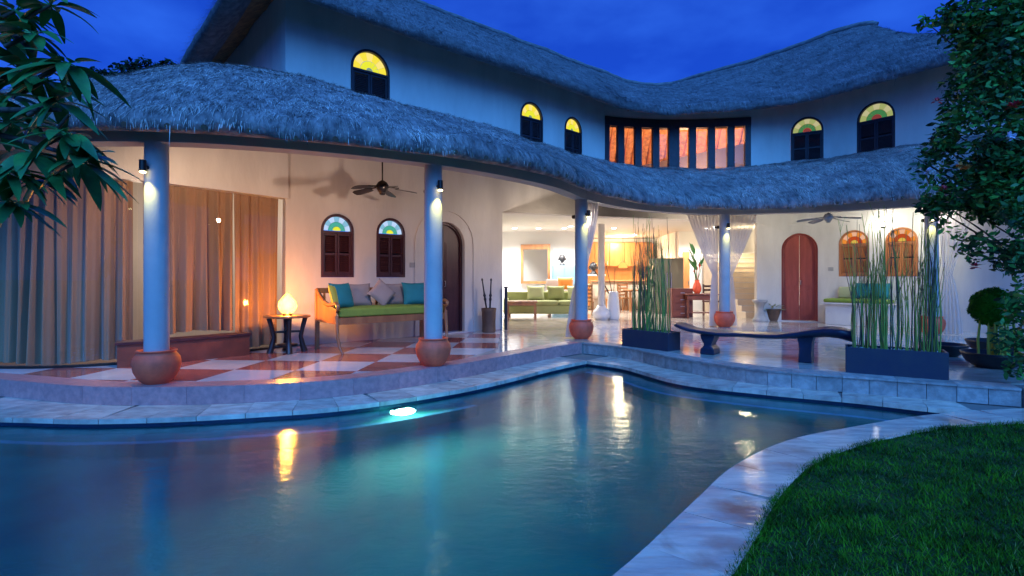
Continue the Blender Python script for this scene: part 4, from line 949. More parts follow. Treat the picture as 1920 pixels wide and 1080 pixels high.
for sx in (-1, 1):
    d = MB().box((sx*.2, -.235, .86), (.375, .02, 1.42)).build('door', M['greyblue'], cb); MB().box((sx*.03, -.252, .9), (.015, .014, .12)).build('handle', M['chrome'], d)
def bust(loc, lb, s_=1.0, base=True):
    b = empty('bust', lb, 'sculpture', loc=loc)
    m = MB(); m.lathe([(r*s_, z*s_) for r, z in [(.11, 0), (.12, .03), (.07, .07), (.055, .11), (.085, .15), (.115, .21), (.12, .27), (.10, .33), (.06, .37), (.02, .385)]], (0,0,0), 20); m.build('head', M['black'], b)
    c = MB(); c.tube([(-.02*s_, -.11*s_, .25*s_), (0, -.14*s_, .21*s_), (0, -.115*s_, .19*s_)], .016*s_, 6); c.build('nose', M['black'], b)
    for sx in (-1, 1): MB().tube([(sx*.115*s_, 0, .26*s_), (sx*.135*s_, 0, .22*s_), (sx*.115*s_, 0, .17*s_)], .018*s_, 6).build('ear', M['black'], b)
bust((P(1054, 500, 18.7).x, 18.7, 1.62), 'black carved head on top of the pale blue cabinet')
cn = empty('console_table', 'white console against the wall behind the third column', 'table', loc=(P(1110, 560, 18.8).x, 19.1, 0))
MB().box((0, 0, 1.28), (1.0, .34, .05)).build('tabletop', M['white'], cn); legs(cn, .94, .3, 1.255, .03, M['white'])
bust((P(1113, 500, 19.0).x, 19.05, 1.305), 'smaller black carved head on the white console right of the third column', 1.15)
oc = MB().cushion(.5, .42, .2, lambda v: Matrix.Rotation(-.25, 3, 'X') @ v, 8).build('cushion', M['orange']); oc.location = (P(1060, 530, 17.2).x, 17.2, 1.0); tag(oc, 'orange cushion on the armchair behind the green sofa', 'cushion')
ac = empty('armchair', 'pink upholstered armchair with orange cushion behind the green sofa', 'chair', loc=(P(1052, 530, 17.3).x, 17.5, 0))
bev(MB().box((0, 0, .60), (.9, .7, .36)).build('seat', M['taupe'], ac)); bev(MB().box((0, .32, .88), (.9, .16, .5)).build('backrest', M['taupe'], ac)); legs(ac, .8, .6, .42, .03, M['brown'])
bp_ = empty('black_post_stand', 'narrow black stand at the end of the long veranda wall', 'stand', loc=(F(947, 617).x+.02, F(947, 617).y, 0))
MB().box((0, 0, .48), (.07, .35, .96)).build('board', M['ebony'], bp_); MB().box((0, 0, .975), (.10, .38, .03)).build('top', M['ebony'], bp_)
# dining chairs and table
def chair(px, py, rz, lb, m='teak', g='dining chairs in the living room'):
    c = item('dining_chair', lb, 'chair', px, py, rz, g); MB().box((0, 0, .45), (.44, .42, .05)).build('seat', M[m], c); legs(c, .42, .40, .425, .02, M[m])
    for sx in (-1, 1): MB().box((sx*.19, .19, .73), (.04, .035, .51)).build('backpost', M[m], c)
    for k in range(4): MB().box((0, .19, .56+.12*k), (.34, .02, .06)).build('slat', M[m], c)
chair(1100, 590, 2.9, 'slatted wooden dining chair seen just right of the third column'); chair(1172, 582, .3, 'slatted wooden dining chair facing the kitchen counter behind the reeds')
chair(1150, 586, -2.0, 'slatted wooden dining chair beside the tall white floor vase')
dt = item('dining_table', 'wooden dining table with glass jars behind the first reed planter', 'table', 1215, 583)
bev(MB().box((0, 0, .74), (1.6, .9, .05)).build('tabletop', M['teak'], dt), .01); legs(dt, 1.5, .8, .715, .04, M['teak'])
for k, (dx, dy) in enumerate(((-.5, 0), (-.2, .1), (.1, -.1), (.45, .1))):
    j = MB().lathe([(.05, 0), (.06, .02), (.06, .16), (.04, .2), (.045, .26)], (0,0,0), 14, False).build('glass_jar', M['pane']); j.location = (dt.location.x+dx, dt.location.y+dy, .766)
    tag(j, ['glass jar nearest the white floor vase on the dining table', 'second glass jar on the dining table, set back a little', 'third glass jar on the dining table, near its front edge', 'glass jar at the stair end of the dining table'][k], 'jar', 'jars on the dining table')
# kitchen
kt = empty('kitchen_cabinets', 'honey coloured wooden wall cabinets glowing in the kitchen recess', 'cabinet', loc=(4.4, 22.65, 0))
MB().box((0, .08, 1.35), (3.1, .12, 2.7)).build('back_panel', M['kitchen'], kt)
for i in range(5):
    d = MB().box((-1.24+.62*i, -.15, 2.15), (.60, .34, .95)).build('cabinet_door', M['kitchen'], kt); MB().box((-1.24+.62*i+.22, -.335, 1.8), (.02, .02, .14)).build('handle', M['chrome'], d)
    d = MB().box((-1.24+.62*i, -.22, .45), (.60, .5, .86)).build('cabinet_door', M['kitchen'], kt)
MB().box((0, -.22, .91), (3.12, .54, .05)).build('worktop', M['white'], kt)
br = empty('kitchen_bar', 'pale stone bar counter in front of the honey wood kitchen', 'counter', loc=(P(1175, 520, 20).x, 20.2, 0))
MB().box((0, 0, .52), (2.6, .45, 1.04)).build('body', M['step'], br); bev(MB().box((0, -.05, 1.07), (2.8, .62, .05)).build('worktop', M['kitchen'], br), .01)
for i in range(3):
    s_ = empty('bar_stool', ['bar stool nearest the inner column, at the stone counter', 'middle bar stool at the stone counter', 'bar stool nearest the tall fridge, at the stone counter'][i], 'stool', 'stools at the kitchen bar', (br.location.x-.8+.75*i, 19.55, 0))
    MB().lathe([(.17, .68), (.18, .70), (.17, .73)], (0,0,0), 16).build('seat', M['teak'], s_)
    for k in range(4): a = k*PI/2+.7; MB().tube([(.12*math.cos(a), .12*math.sin(a), .68), (.19*math.cos(a), .19*math.sin(a), 0)], .014, 6).build('leg', M['teak'], s_)
pdl = empty('pendant_lamp', 'yellow glowing pendant lamp over the kitchen bar', 'lamp', loc=(P(1168, 500, 20).x, 20, 1.55)); MB().lathe([(.03, .22), (.12, .16), (.17, .05), (.16, 0)], (0,0,0), 18, False).build('lamp_shade', emis('glowing_shade', (1, .5, .12), 1.6), pdl); MB().tube([(0,0,.2), (0,0,1.3)], .006, 5).build('cord', M['black'], pdl)
lamp('pendant_light', 'POINT', (P(1168, 500, 20).x, 19.8, 1.6), 25, (1, .55, .2), None, .1)
lamp('kitchen_light', 'POINT', (4.4, 21.6, 2.6), 160, (1, .72, .42), None, .2)
fg = empty('tall_fridge', 'tall olive grey fridge standing behind the first reed planter', 'fridge', loc=(P(1250, 550, 17.8).x, 17.9, 0))
MB().box((0, 0, .92), (.98, .65, 1.82)).build('body', M['olive'], fg)
for sx, wd_ in ((-.235, .45), (.245, .47)):
    d = MB().box((sx, -.342, .93), (wd_, .03, 1.72)).build('door', M['olive'], fg); MB().box((sx+(-.17 if sx > 0 else .17), -.372, 1.05), (.02, .025, .6)).build('handle', M['chrome'], d)
sb = empty('drawer_chest', 'red brown wooden drawer chest before the tall fridge', 'cabinet', loc=(P(1277, 590, 15.9).x, 16.0, 0))
MB().box((0, 0, .44), (.62, .45, .86)).build('body', M['brown'], sb)
for k in range(4): d = MB().box((0, -.235, .14+.2*k), (.56, .02, .17)).build('drawer', M['brown'], sb); MB().box((0, -.25, .14+.2*k), (.12, .012, .02)).build('handle', M['chrome'], d)
dp = empty('door_panel', 'narrow orange wooden door panel on the white wall behind the potted heliconia', 'door', loc=(P(1288, 500, 18.9).x, 19.0, 0))
MB().box((0, 0, 1.05), (.24, .06, 2.1)).build('leaf', M['kitchen'], dp); MB().box((.08, -.045, 1.0), (.02, .03, .14)).build('handle', M['chrome'], dp)
# console with orange vase and tall leaves
kc = empty('carved_table', 'dark carved wooden table holding the orange vase of leaves', 'table', loc=(P(1315, 600, 15.6).x, 15.75, 0))
bev(MB().box((0, 0, .70), (.95, .5, .05)).build('tabletop', M['brown'], kc), .01); MB().box((0, 0, .60), (.85, .42, .13)).build('apron', M['brown'], kc)
for sx in (-1, 1):
    for sy in (-1, 1): MB().lathe([(.03, 0), (.045, .05), (.025, .10), (.045, .20), (.025, .3), (.045, .42), (.035, .535)], (sx*.40, sy*.18, 0), 10).build('leg', M['brown'], kc)
MB().box((0, 0, .16), (.78, .34, .03)).build('shelf', M['brown'], kc)
hv = empty('orange_vase', 'orange vase with tall green heliconia leaves on the dark carved table', 'vase', loc=(P(1307, 545, 15.7).x, 15.7, .727))
MB().lathe([(.07, 0), (.11, .06), (.125, .15), (.10, .26), (.06, .34), (.07, .40), (.055, .39), (.045, .33)], (0,0,0), 18, False).build('body', M['terracotta'], hv)
def bigleaf(mb, base, d, L, wd, curl=.3, up=Vector((0,0,1)), n=6, fold=.25):
    d = Vector(d).normalized(); sd = d.cross(up)
    if sd.length < .1: sd = Vector((1, 0, 0))
    sd.normalize(); nn = sd.cross(d).normalized(); vs = []; 
    for i in range(n+1):
        t = i/n; c = Vector(base)+d*L*t-up*curl*L*t*t; wv = wd/2*math.sin(PI*min(1, t**.75*.97+.03))**.8+.002
        vs += [c-sd*wv+nn*wv*fold, c, c+sd*wv+nn*wv*fold]
    fs = []
    for i in range(n): fs += [(3*i, 3*i+1, 3*i+4, 3*i+3), (3*i+1, 3*i+2, 3*i+5, 3*i+4)]
    mb.add(vs, fs, True)
rl = random.Random(5)
for k in range(9):
    a = rl.uniform(0, 2*PI); s_ = Vector((math.cos(a)*rl.uniform(.05, .25), math.sin(a)*.15, rl.uniform(.35, .95)))
    q = MB(); q.tube([(0,0,.33), tuple(s_*.5+Vector((0,0,.2))), tuple(s_+Vector((0,0,.33)))], .008, 5); bigleaf(q, s_+Vector((0,0,.33)), s_+Vector((math.cos(a)*.2, 0, 0)), .42, .14, .15); q.build('leaf', M['leaf'], hv)
for k in range(3):
    q = MB(); b0 = Vector((.08*k-.1, -.05, .6+.08*k)); q.tube([(0,0,.33), tuple(b0)], .006, 5); q.lathe([(.01, 0), (.03, .04), (.02, .09), (.002, .12)], tuple(b0), 8); q.build('flower', M['red_flower'], hv)
chair(1336, 592, .4, 'dark purple chair between the carved table and the sheer curtain', 'darkwood', None)
# tall white floor vase with branches + white pot at inner column
wv = item('floor_vase', 'tall tapering white floor vase with bare branches right of the inner column', 'vase', 1150, 599)
MB().lathe([(.15, 0), (.18, .04), (.185, .2), (.165, .5), (.14, .75), (.13, .80), (.11, .79), (.12, .5), (.001, .45)], (0,0,0), 24, False).build('body', M['white'], wv)
for dx, dz, r in ((-.62, 1.0, .022), (-.22, 1.1, .012), (.05, .95, .010)):
    q = MB(); q.tube([(0,0,.5), (dx*.35, 0, .5+dz*.42), (dx*.7, .02, .5+dz*.75), (dx, 0, .5+dz)], [r, r, r*.8, r*.7], 7); q.build('branch', M['bark'], wv)
wp = empty('white_floor_pot', 'round white pot around the foot of the inner column', 'pot', loc=(2.53, 15.1, 0)); MB().lathe([(.17, 0), (.24, .08), (.26, .17), (.22, .27), (.14, .33), (.12, .40), (.10, .40)], (0,0,0), 28, False).build('body', M['white'], wp)
# stairs
stt = empty('stairs', 'pale stone stairs rising behind the sheer curtain at the right side of the living room', 'stairs')
for k in range(12):
    MB().box((7.72, 15.75+.29*k, .085+.17*k), (1.75, .29, .168)).build('step', M['step'], stt)
    MB().box((7.72, 15.75+.29*k-.01, .17*(k+1)+.012), (1.75, .31, .022)).build('tread', M['tile_white'], stt)
    if k: MB().box((7.72, 15.75+.29*k, .085*k-.002), (1.75, .29, .17*k-.006)).build('base_block', M['step'], stt)
lamp('stair_light', 'POINT', (7.7, 17.6, 2.4), 80, (1, .78, .45), None, .1)
# stone pedestal and clay planter by the wall
pd = item('stone_pedestal', 'small hourglass shaped pale stone pedestal left of the clay planter', 'pedestal', 1425, 602)
MB().lathe([(.20, 0), (.21, .03), (.17, .07), (.10, .25), (.09, .34), (.12, .46), (.19, .53), (.20, .57), (.19, .58)], (0,0,0), 20).build('body', M['stone'], pd)
pc = item('clay_planter', 'short brown clay planter with a pale bushy plant left of the red door', 'planter', 1448, 601)
MB().lathe([(.17, 0), (.18, .02), (.24, .30), (.25, .33), (.22, .33), (.21, .28)], (0,0,0), 20, False).build('body', M['rafter'], pc)
q = MB()
for k in range(60):
    a = rl.uniform(0, 2*PI); el = rl.uniform(.2, 1.4); d = Vector((math.cos(a)*math.cos(el), math.sin(a)*math.cos(el), math.sin(el))); bigleaf(q, d*.06+Vector((0,0,.28)), d, .32, .06, .2, n=3)
tag(q.build('foliage', M['palegreen'], pc), kind='stuff')
# built-in bench at right wall
T = wall_frame(W.px(1612)); bb = empty('masonry_bench', 'pale masonry bench with round lime green seat against the right wing wall', 'bench')
q = MB(); tbox(q, T, -.62, .75, .03, .52, .004, .52); q.build('base', M['plaster'], bb); q = MB(); tbox(q, T, -.70, .80, .031, .60, .523, .56); q.build('ledge', M['plaster'], bb)
q = MB(); tbox(q, T, -.66, .76, .05, .58, .562, .66); o_ = bev(q.build('seat_cushion', M['green'], bb), .045, 4)
q = MB(); tbox(q, T, -.45, .1, .06, .14, .665, .96); bev(q.build('back_cushion', M['palegreen'], bb), .04, 4)
tt = W.tan(W.px(1612)); 
for k, (dx, lb) in enumerate(((.18, 'teal cushion on the masonry bench, half hidden by reeds'), (.52, 'second teal cushion on the masonry bench, nearer the planter end'))):
    R = Matrix.Rotation(math.atan2(tt.y, tt.x), 3, 'Z') @ Matrix.Rotation(-.25, 3, 'X'); c = MB().cushion(.42, .40, .15, lambda v: R @ v, 10).build('cushion', M['teal']); c.location = T(Vector((dx, .26, .87))); tag(c, lb, 'cushion', 'teal cushions on the masonry bench')
# ------------------------------------------------------------------ sheer drapes tied to columns
def drape(top0, top1, tie, bot0, bot1, label, zt=2.72, ztie=1.25, folds=9, arc=None, grp='sheer white drapes tied at the columns'):
    nx, nz = folds*8, 26; vs = []
    top0, top1, tie, bot0, bot1 = [Vector(q) for q in (top0, top1, tie, bot0, bot1)]
    for j in range(nz+1):
        z = zt-(zt-.02)*j/nz
        for i in range(nx+1):
            f = i/nx
            if z > ztie:
                t = (zt-z)/(zt-ztie); g = t**(1.15)
                w0 = tie+(top1-top0).normalized()*(-.07+.14*f); a = top0.lerp(top1, f); p = a.lerp(w0, g); amp = .045*(1-t)+.02
            else:
                t = (ztie-z)/ztie; g = t**.55; w0 = tie+(bot1-bot0).normalized()*(-.07+.14*f); p = w0.lerp(bot0.lerp(bot1, f), g); amp = .02+.03*t
            dr = (top1-top0).normalized(); nn = Vector((dr.y, -dr.x)); p = p+nn*amp*math.sin(f*folds*2*PI+.6*math.sin(j*.3))
            vs.append((p.x, p.y, z))
    fs = [(j*(nx+1)+i, j*(nx+1)+i+1, (j+1)*(nx+1)+i+1, (j+1)*(nx+1)+i) for j in range(nz) for i in range(nx)]
    o = MB().add(vs, fs, True).build('sheer_drape', M['sheer']); return tag(o, label, 'curtain', grp)
c4 = Vector((5.12, 12.95))
drape((4.25, 12.95), (5.05, 13.05), (4.95, 13.0), (4.78, 12.95), (5.03, 13.0), 'sheer white drape gathered on the left side of the column behind the bench')
drape((5.2, 13.05), (5.95, 12.95), (5.30, 13.0), (5.2, 13.0), (5.46, 12.95), 'sheer white drape gathered on the right side of the column behind the bench')
drape((1.48, 10.75), (1.78, 10.95), (1.42, 10.62), (1.04, 10.5), (1.30, 10.55), 'sheer white drape tied behind the third column at the terrace corner', folds=5)
drape((9.05, 11.35), (9.55, 11.0), (9.15, 11.2), (9.05, 11.25), (9.35, 11.05), 'sheer white drape hanging by the farthest column next to the garden tree', folds=5)
# ------------------------------------------------------------------ long black bench
bn = empty('long_bench', 'long glossy black wooden bench with upturned ends between the two reed planters', 'bench')
A_ = Vector((2.70, 8.70)); B_ = Vector((4.64, 7.22)); ub = (B_-A_).normalized(); vbn = Vector((-ub.y, ub.x)); LB = (B_-A_).length
prof = [(0, .47), (.06, .46), (.14, .43), (.26, .395), (.45, .375), (.8, .365), (1.2, .375), (1.5, .385), (1.75, .425), (1.95, .48), (2.12, .515), (2.28, .51), (LB, .48)]
cz = lambda s_: float(np.interp(s_, [p[0] for p in prof], [p[1] for p in prof]))
pl = MB(); nx, ny = 44, 8; top = []; bot = []
for i in range(nx+1):
    s_ = LB*i/nx; wd_ = .25+.025*math.sin(s_*2.2)+.03*(s_/LB) - (.09*max(0, 1-s_/.16)**2) - .10*max(0, 1-(LB-s_)/.14)**2
    th = .07+.085*max(0, (s_-1.45)/1.0)
    for j in range(ny+1):
        f = 2*j/ny-1; q = A_+ub*s_+vbn*(f*wd_+.05*math.sin(s_*1.5)); z = cz(s_)+.006*math.sin(s_*9+f*2)-.012*(1-f*f)
        ed = .018*abs(f)**6
        top.append((q.x, q.y, z-ed)); q2 = A_+ub*s_+vbn*(f*wd_*(.93)+.05*math.sin(s_*1.5)); bot.append((q2.x, q2.y, z-th*(1-.35*abs(f)**3)))
K = ny+1; nT = len(top)
fs = [(i*K+j, (i+1)*K+j, (i+1)*K+j+1, i*K+j+1) for i in range(nx) for j in range(ny)]
pl.add(top+bot, fs+[tuple(nT+k for k in reversed(f)) for f in fs]+[(i*K, nT+i*K, nT+(i+1)*K, (i+1)*K) for i in range(nx)]+[(i*K+ny, (i+1)*K+ny, nT+(i+1)*K+ny, nT+i*K+ny) for i in range(nx)]
       +[(j, j+1, nT+j+1, nT+j) for j in range(ny)]+[(nx*K+j, nT+nx*K+j, nT+nx*K+j+1, nx*K+j+1) for j in range(ny)], True)
pl.build('seat', M['benchwood'], bn)
def leg_block(s_, prof_w, m, dp=.15):
    q = MB(); c = A_+ub*s_; vs = []; 
    for z, w1 in prof_w:
        for a, b in ((-1, -1), (1, -1), (1, 1), (-1, 1)): p = c+ub*w1*a+vbn*dp*b*(.8+.2*w1/.09); vs.append((p.x, p.y, z))
    L = len(prof_w); fs = [(4*i+k, 4*i+(k+1) % 4, 4*i+4+(k+1) % 4, 4*i+4+k) for i in range(L-1) for k in range(4)]+[(3,2,1,0), tuple(4*L-4+k for k in range(4))]
    o = q.add(vs, fs).build('leg', m, bn); b = o.modifiers.new('bevel', 'BEVEL'); b.width = .012; b.segments = 2
leg_block(.52, [(0, .105), (.03, .11), (.09, .10), (.14, .055), (.17, .06), (.24, .095), (.31, .11)], M['benchwood'])
leg_block(1.86, [(0, .085), (.15, .078), (.28, .085), (.385, .11)], M['benchwood'], .13)
# ------------------------------------------------------------------ reed planters
def planter(A, B, dp, h, label, nst, H, seed, cluster, tw=.35):
    A = Vector(A); B = Vector(B); u_ = (B-A).normalized(); v_ = Vector((-u_.y, u_.x)); L = (B-A).length; r_ = random.Random(seed)
    o = empty('reed_planter', label, 'planter', 'long dark planters of reeds', (A.x, A.y, 0))
    def Q(s_, d, z): q = u_*s_+v_*d; return Vector((q.x, q.y, z))
    m = MB(); t = .025
    vs = [Q(a, b, z) for (a, b) in ((0, 0), (L, 0), (L, dp), (0, dp)) for z in (0.0,)]+[Q(a, b, h) for (a, b) in ((0, 0), (L, 0), (L, dp), (0, dp))]+[Q(a, b, h) for (a, b) in ((t, t), (L-t, t), (L-t, dp-t), (t, dp-t))]+[Q(a, b, h-.05) for (a, b) in ((t, t), (L-t, t), (L-t, dp-t), (t, dp-t))]
    f = [(3,2,1,0)]+[(k, (k+1) % 4, 4+(k+1) % 4, 4+k) for k in range(4)]+[(4+k, 4+(k+1) % 4, 8+(k+1) % 4, 8+k) for k in range(4)]+[(8+k, 8+(k+1) % 4, 12+(k+1) % 4, 12+k) for k in range(4)]
    m.add(vs, f).build('planter_box', M['slate'], o)
    s2 = MB(); s2.add([Q(a, b, h-.045) for (a, b) in ((t, t), (L-t, t), (L-t, dp-t), (t, dp-t))], [(0,1,2,3)]); s2.build('soil', M['soil'], o)
    pe = MB()
    for k in range(int(260*L)):
        c = Q(r_.uniform(t+.02, L-t-.02), r_.uniform(t+.02, dp-t-.02), h-.04+r_.uniform(0, .02)); rr = r_.uniform(.008, .02)
        pe.add([c+Vector((rr,0,0)), c+Vector((0,rr,0)), c-Vector((rr,0,0)), c-Vector((0,rr,0)), c+Vector((0,0,rr*.8)), c-Vector((0,0,rr*.5))], [(0,1,4),(1,2,4),(2,3,4),(3,0,4),(1,0,5),(2,1,5),(3,2,5),(0,3,5)], True)
    pe.build('pebbles', M['pebble'], o, kind='stuff')
    for k in range(nst):
        f = cluster[k % len(cluster)]+r_.gauss(0, .05); f = min(.98, max(.02, f)); s0 = t+.03+(L-2*t-.06)*f; d0 = r_.uniform(.06, dp-.06)
        hh = H*r_.uniform(.50, 1.0)*(1-.15*abs(f-.5)); bx, by = r_.gauss(0, .035)*hh, r_.gauss(0, .035)*hh; rad = r_.uniform(.0045, .0085)
        m = MB(); pts = []; rads = []; K_ = 9
        w1, w2 = r_.gauss(0, .018), r_.gauss(0, .018)
        for i in range(K_+1):
            t_ = i/K_; q = Q(s0+bx*t_*t_+w1*math.sin(t_*5), d0+by*t_*t_+w2*math.sin(t_*4+1), h-.05+hh*t_); pts.append(q); rads.append(rad*(1-.6*t_))
        m.tube(pts, rads, 6, False)
        # joints
        for i in range(2, K_-1, 1): m.tube([pts[i]-Vector((0,0,.004)), pts[i]+Vector((0,0,.004))], rads[i]*1.35, 6, False)
        for _ in range(r_.choice((0, 1, 1, 2, 3))):
            i = r_.randint(4, 8); p = pts[i]; a = r_.uniform(0, 6.28); ln = r_.uniform(.12, .35); d = Vector((math.cos(a)*.35, math.sin(a)*.35, 1)).normalized(); m.tube([p, p+d*ln*.5, p+d*ln+Vector((r_.gauss(0,.02),0,0))], [.003, .0025, .0015], 4, False)
        m.build('stem', M['reed'] if r_.random() < .66 else M['reedtip'], o)
    # thin twigs above
    return o
p1 = planter((1.93, 9.36), (2.52, 8.62), .34, .30, 'shorter dark blue planter of tall reeds near the corner of the terrace', 92, 2.1, 3, (.12, .28, .42, .5, .56, .72, .9))
p2 = planter((4.21, 6.73), (5.08, 6.20), .36, .32, 'larger dark blue planter of tall reeds at the terrace edge beside the garden tree', 112, 1.85, 8, (.08, .18, .27, .42, .50, .68, .82, .9, .95))
# ------------------------------------------------------------------ bowls and clipped shrub
def bowl(px, py, r, h, lb, Y=None, m='black', z=0.0):
    p = F(px, py, z); b = empty('plant_bowl', lb, 'bowl', 'dark bowls under the garden tree', (p.x, p.y+r, z)); MB().lathe([(r*.55, 0), (r*.85, h*.35), (r, h*.85), (r*1.04, h), (r*.97, h), (r*.9, h*.75), (.001, h*.7)], (0,0,0), 28, False).build('body', M[m], b)
    return b
b1 = bowl(1908, 697, .34, .20, 'wide dark bowl holding the round clipped shrub on yellow stems')
b2 = bowl(1800, 672, .30, .18, 'dark bowl behind the larger reed planter, left of the clipped shrub')
b3 = bowl(1905, 668, .36, .20, 'dark bowl farthest right under the garden tree')
bs = empty('clipped_shrub', 'round clipped green shrub on a bundle of yellow stems in a dark bowl', 'shrub', loc=(b1.location.x, b1.location.y, .14))
m = MB()
for k in range(26):
    a = rl.uniform(0, 2*PI); r = rl.uniform(.02, .24); x, y = r*math.cos(a), r*math.sin(a); q = MB()
    q.tube([(x, y, 0), (x*1.05, y*1.05, .22), (x*.9, y*.9, .48)], [.012, .011, .009], 6, False); q.build('stem', M['yellow'], bs)
cc = Vector((0, 0, .66)); N_ = 5200
dd = rng.normal(size=(N_, 3)); dd /= np.linalg.norm(dd, axis=1)[:, None]; rr = .245*(1-.16*rng.random(N_)**2)*(1+.16*np.array([noise.noise(Vector(q*2.2)) for q in dd])); base = dd*rr[:, None]+np.array(cc)
sd = np.cross(dd, rng.normal(size=(N_, 3))); sd /= np.linalg.norm(sd, axis=1)[:, None]; d2 = np.cross(dd, sd)+dd*.5
blades_mesh('foliage', base, d2, sd, rng.uniform(.02, .045, N_), rng.uniform(.007, .013, N_), np.zeros((N_, 3)), M['ball'], bs, .35)
core = MB(); core.lathe([(.2*math.sin(a)+.001, .66-.2*math.cos(a)) for a in np.linspace(0, PI, 12)], (0,0,0), 18, False); core.build('core', M['ball'], bs)
# ------------------------------------------------------------------ pool lamp
pm = cN.px(747); lpz = -.47; p0 = cN.at(pm); nn = cN.nor(pm)
pl_ = empty('pool_lamp', 'round glowing underwater lamp in the pool wall', 'lamp', loc=(p0.x+nn.x*.02, p0.y+nn.y*.02, lpz), rz=math.atan2(nn.y, nn.x)-PI/2)
q = MB(); q.tube([(0, -.0, 0), (0, .035, 0)], .080, 24); q.build('housing', M['chrome'], pl_)
q = MB(); q.tube([(0, .036, 0), (0, .045, 0)], .055, 24); q.build('lens', M['poolbulb'], pl_)
lamp('pool_light', 'SPOT', (p0.x+nn.x*.12, p0.y+nn.y*.12, lpz-.0), 170, (.45, 1, .82), None, .16, 165, (p0.x+nn.x*3, p0.y+nn.y*3, lpz-.75), .8)
# ------------------------------------------------------------------ lawn
lawn_poly = [tuple(q) for q in LAWN.p[::3]]; lawn_poly = [q for q in lawn_poly if q[0] > -.2]+[(.0, -6), (16, -6), (16, 5.8)]
if area(lawn_poly) < 0: lawn_poly.reverse()
lawn = sheet(MB(), lawn_poly, [], -.215).build('lawn', M['lawn'], kind='structure')
N_ = 420000
gx = rng.uniform(.2, 8.5, N_); gy = 5.6*rng.random(N_)**1.0+.5
pa = np.array(lawn_poly)
def in_poly(x, y, poly):
    c = np.zeros(len(x), bool); j = len(poly)-1
    for i in range(len(poly)):
        xi, yi = poly[i]; xj, yj = poly[j]
        if yi != yj: c ^= ((yi > y) != (yj > y)) & (x < (xj-xi)*(y-yi)/(yj-yi)+xi)
        j = i
    return c
k = in_poly(gx, gy, lawn_poly)
es_ = rng.uniform(LAWN.px(1960) if False else 2.0, 14.5, 26000); ep = np.array([tuple(LAWN.off(t, -.0)) for t in es_])+rng.normal(0, .018, (26000, 2))
gx = np.concatenate([gx, ep[:, 0]]); gy = np.concatenate([gy, ep[:, 1]]); k = np.concatenate([k, np.ones(26000, bool)]); N_ = len(gx)
k = k & (gy > .95*gx*.9) & (rng.random(N_) < np.clip(3.6/np.hypot(gx, gy), .2, 1)**1.1); gx = gx[k]; gy = gy[k]
N_ = len(gx); hgt = np.array([noise.noise(Vector((x*1.3, y*1.3, 0))) for x, y in zip(gx, gy)])
base = np.stack([gx, gy, np.full(N_, -.213)], 1); a = rng.uniform(0, 2*PI, N_)
d = np.stack([np.cos(a)*.5, np.sin(a)*.5, np.ones(N_)], 1)+rng.normal(0, .2, (N_, 3)); sd = np.stack([-np.sin(a), np.cos(a), np.zeros(N_)], 1)
dry = (rng.random(N_) < .05); tuft = np.array([noise.noise(Vector((x*3.1, y*3.1, 5))) for x, y in zip(gx, gy)]); hgt = hgt+tuft*.8
kk = ~dry; M['drygrass'] = mat('dry_grass_blade', (.20, .20, .05), .8, var=.4, vscale=3, island=.5)
blades_mesh('dry_grass', base[dry], d[dry]*[1.6, 1.6, .8], sd[dry], rng.uniform(.02, .045, dry.sum()), rng.uniform(.0014, .0028, dry.sum()), np.zeros((dry.sum(), 3)), M['drygrass'], None, .2)
blades_mesh('grass', base, d, sd, rng.uniform(.014, .038, N_)*(1+.5*hgt), rng.uniform(.0016, .0034, N_), np.stack([np.cos(a)*.012, np.sin(a)*.012, -.004*np.ones(N_)], 1), M['grass'], None, .15)
# ------------------------------------------------------------------ garden tree at the right
def leafcloud(name, clumps, n_per_m3, size, m, parent, seed=1, wd=.42):
    r_ = np.random.default_rng(seed); B = []
    for (c, r, dens) in clumps:
        n_ = int(dens*r**2*n_per_m3); d_ = r_.normal(size=(n_, 3)); d_ /= np.linalg.norm(d_, axis=1)[:, None]; rad = r*(r_.random(n_)**.45)
        p = np.array(c)+d_*rad[:, None]*np.array([1, 1, .85]); B.append(p)
    B = np.concatenate(B)
    keep = np.array([noise.noise(Vector(p)*2.6) for p in B]) > -.22; B = B[keep]; n_ = len(B)
    a = r_.normal(size=(n_, 3)); a[:, 2] = a[:, 2]*.5-.35; a /= np.linalg.norm(a, axis=1)[:, None]; s_ = np.cross(a, r_.normal(size=(n_, 3))); s_ /= np.linalg.norm(s_, axis=1)[:, None]
    L = r_.uniform(size*.6, size*1.3, n_); hw = L*wd/2; nn_ = np.cross(a, s_)
    V = np.empty((n_, 6, 3)); 
    V[:, 0] = B; V[:, 1] = B+a*(L*.4)[:, None]-s_*hw[:, None]+nn_*(hw*.3)[:, None]; V[:, 2] = B+a*(L*.75)[:, None]-s_*(hw*.7)[:, None]
    V[:, 3] = B+a*L[:, None]-nn_*(hw*.4)[:, None]; V[:, 4] = B+a*(L*.75)[:, None]+s_*(hw*.7)[:, None]; V[:, 5] = B+a*(L*.4)[:, None]+s_*hw[:, None]+nn_*(hw*.3)[:, None]
    me = bpy.data.meshes.new(name); me.vertices.add(6*n_); me.vertices.foreach_set('co', V.reshape(-1).astype(np.float32)); me.loops.add(6*n_); me.loops.foreach_set('vertex_index', np.arange(6*n_, dtype=np.int32)); me.polygons.add(n_)
    me.polygons.foreach_set('loop_start', np.arange(0, 6*n_, 6, dtype=np.int32)); me.polygons.foreach_set('loop_total', np.full(n_, 6, dtype=np.int32)); me.update(); me.validate(); me.materials.append(m)
    return tag(link(bpy.data.objects.new(name, me), parent), kind='stuff')
tr = empty('garden_tree', 'dense dark green flowering tree at the terrace edge beside the larger reed planter', 'tree', loc=(7.0, 6.6, -.2)); tr.location = (0, 0, 0)
tb_ = Vector((6.9, 6.7, -.26))
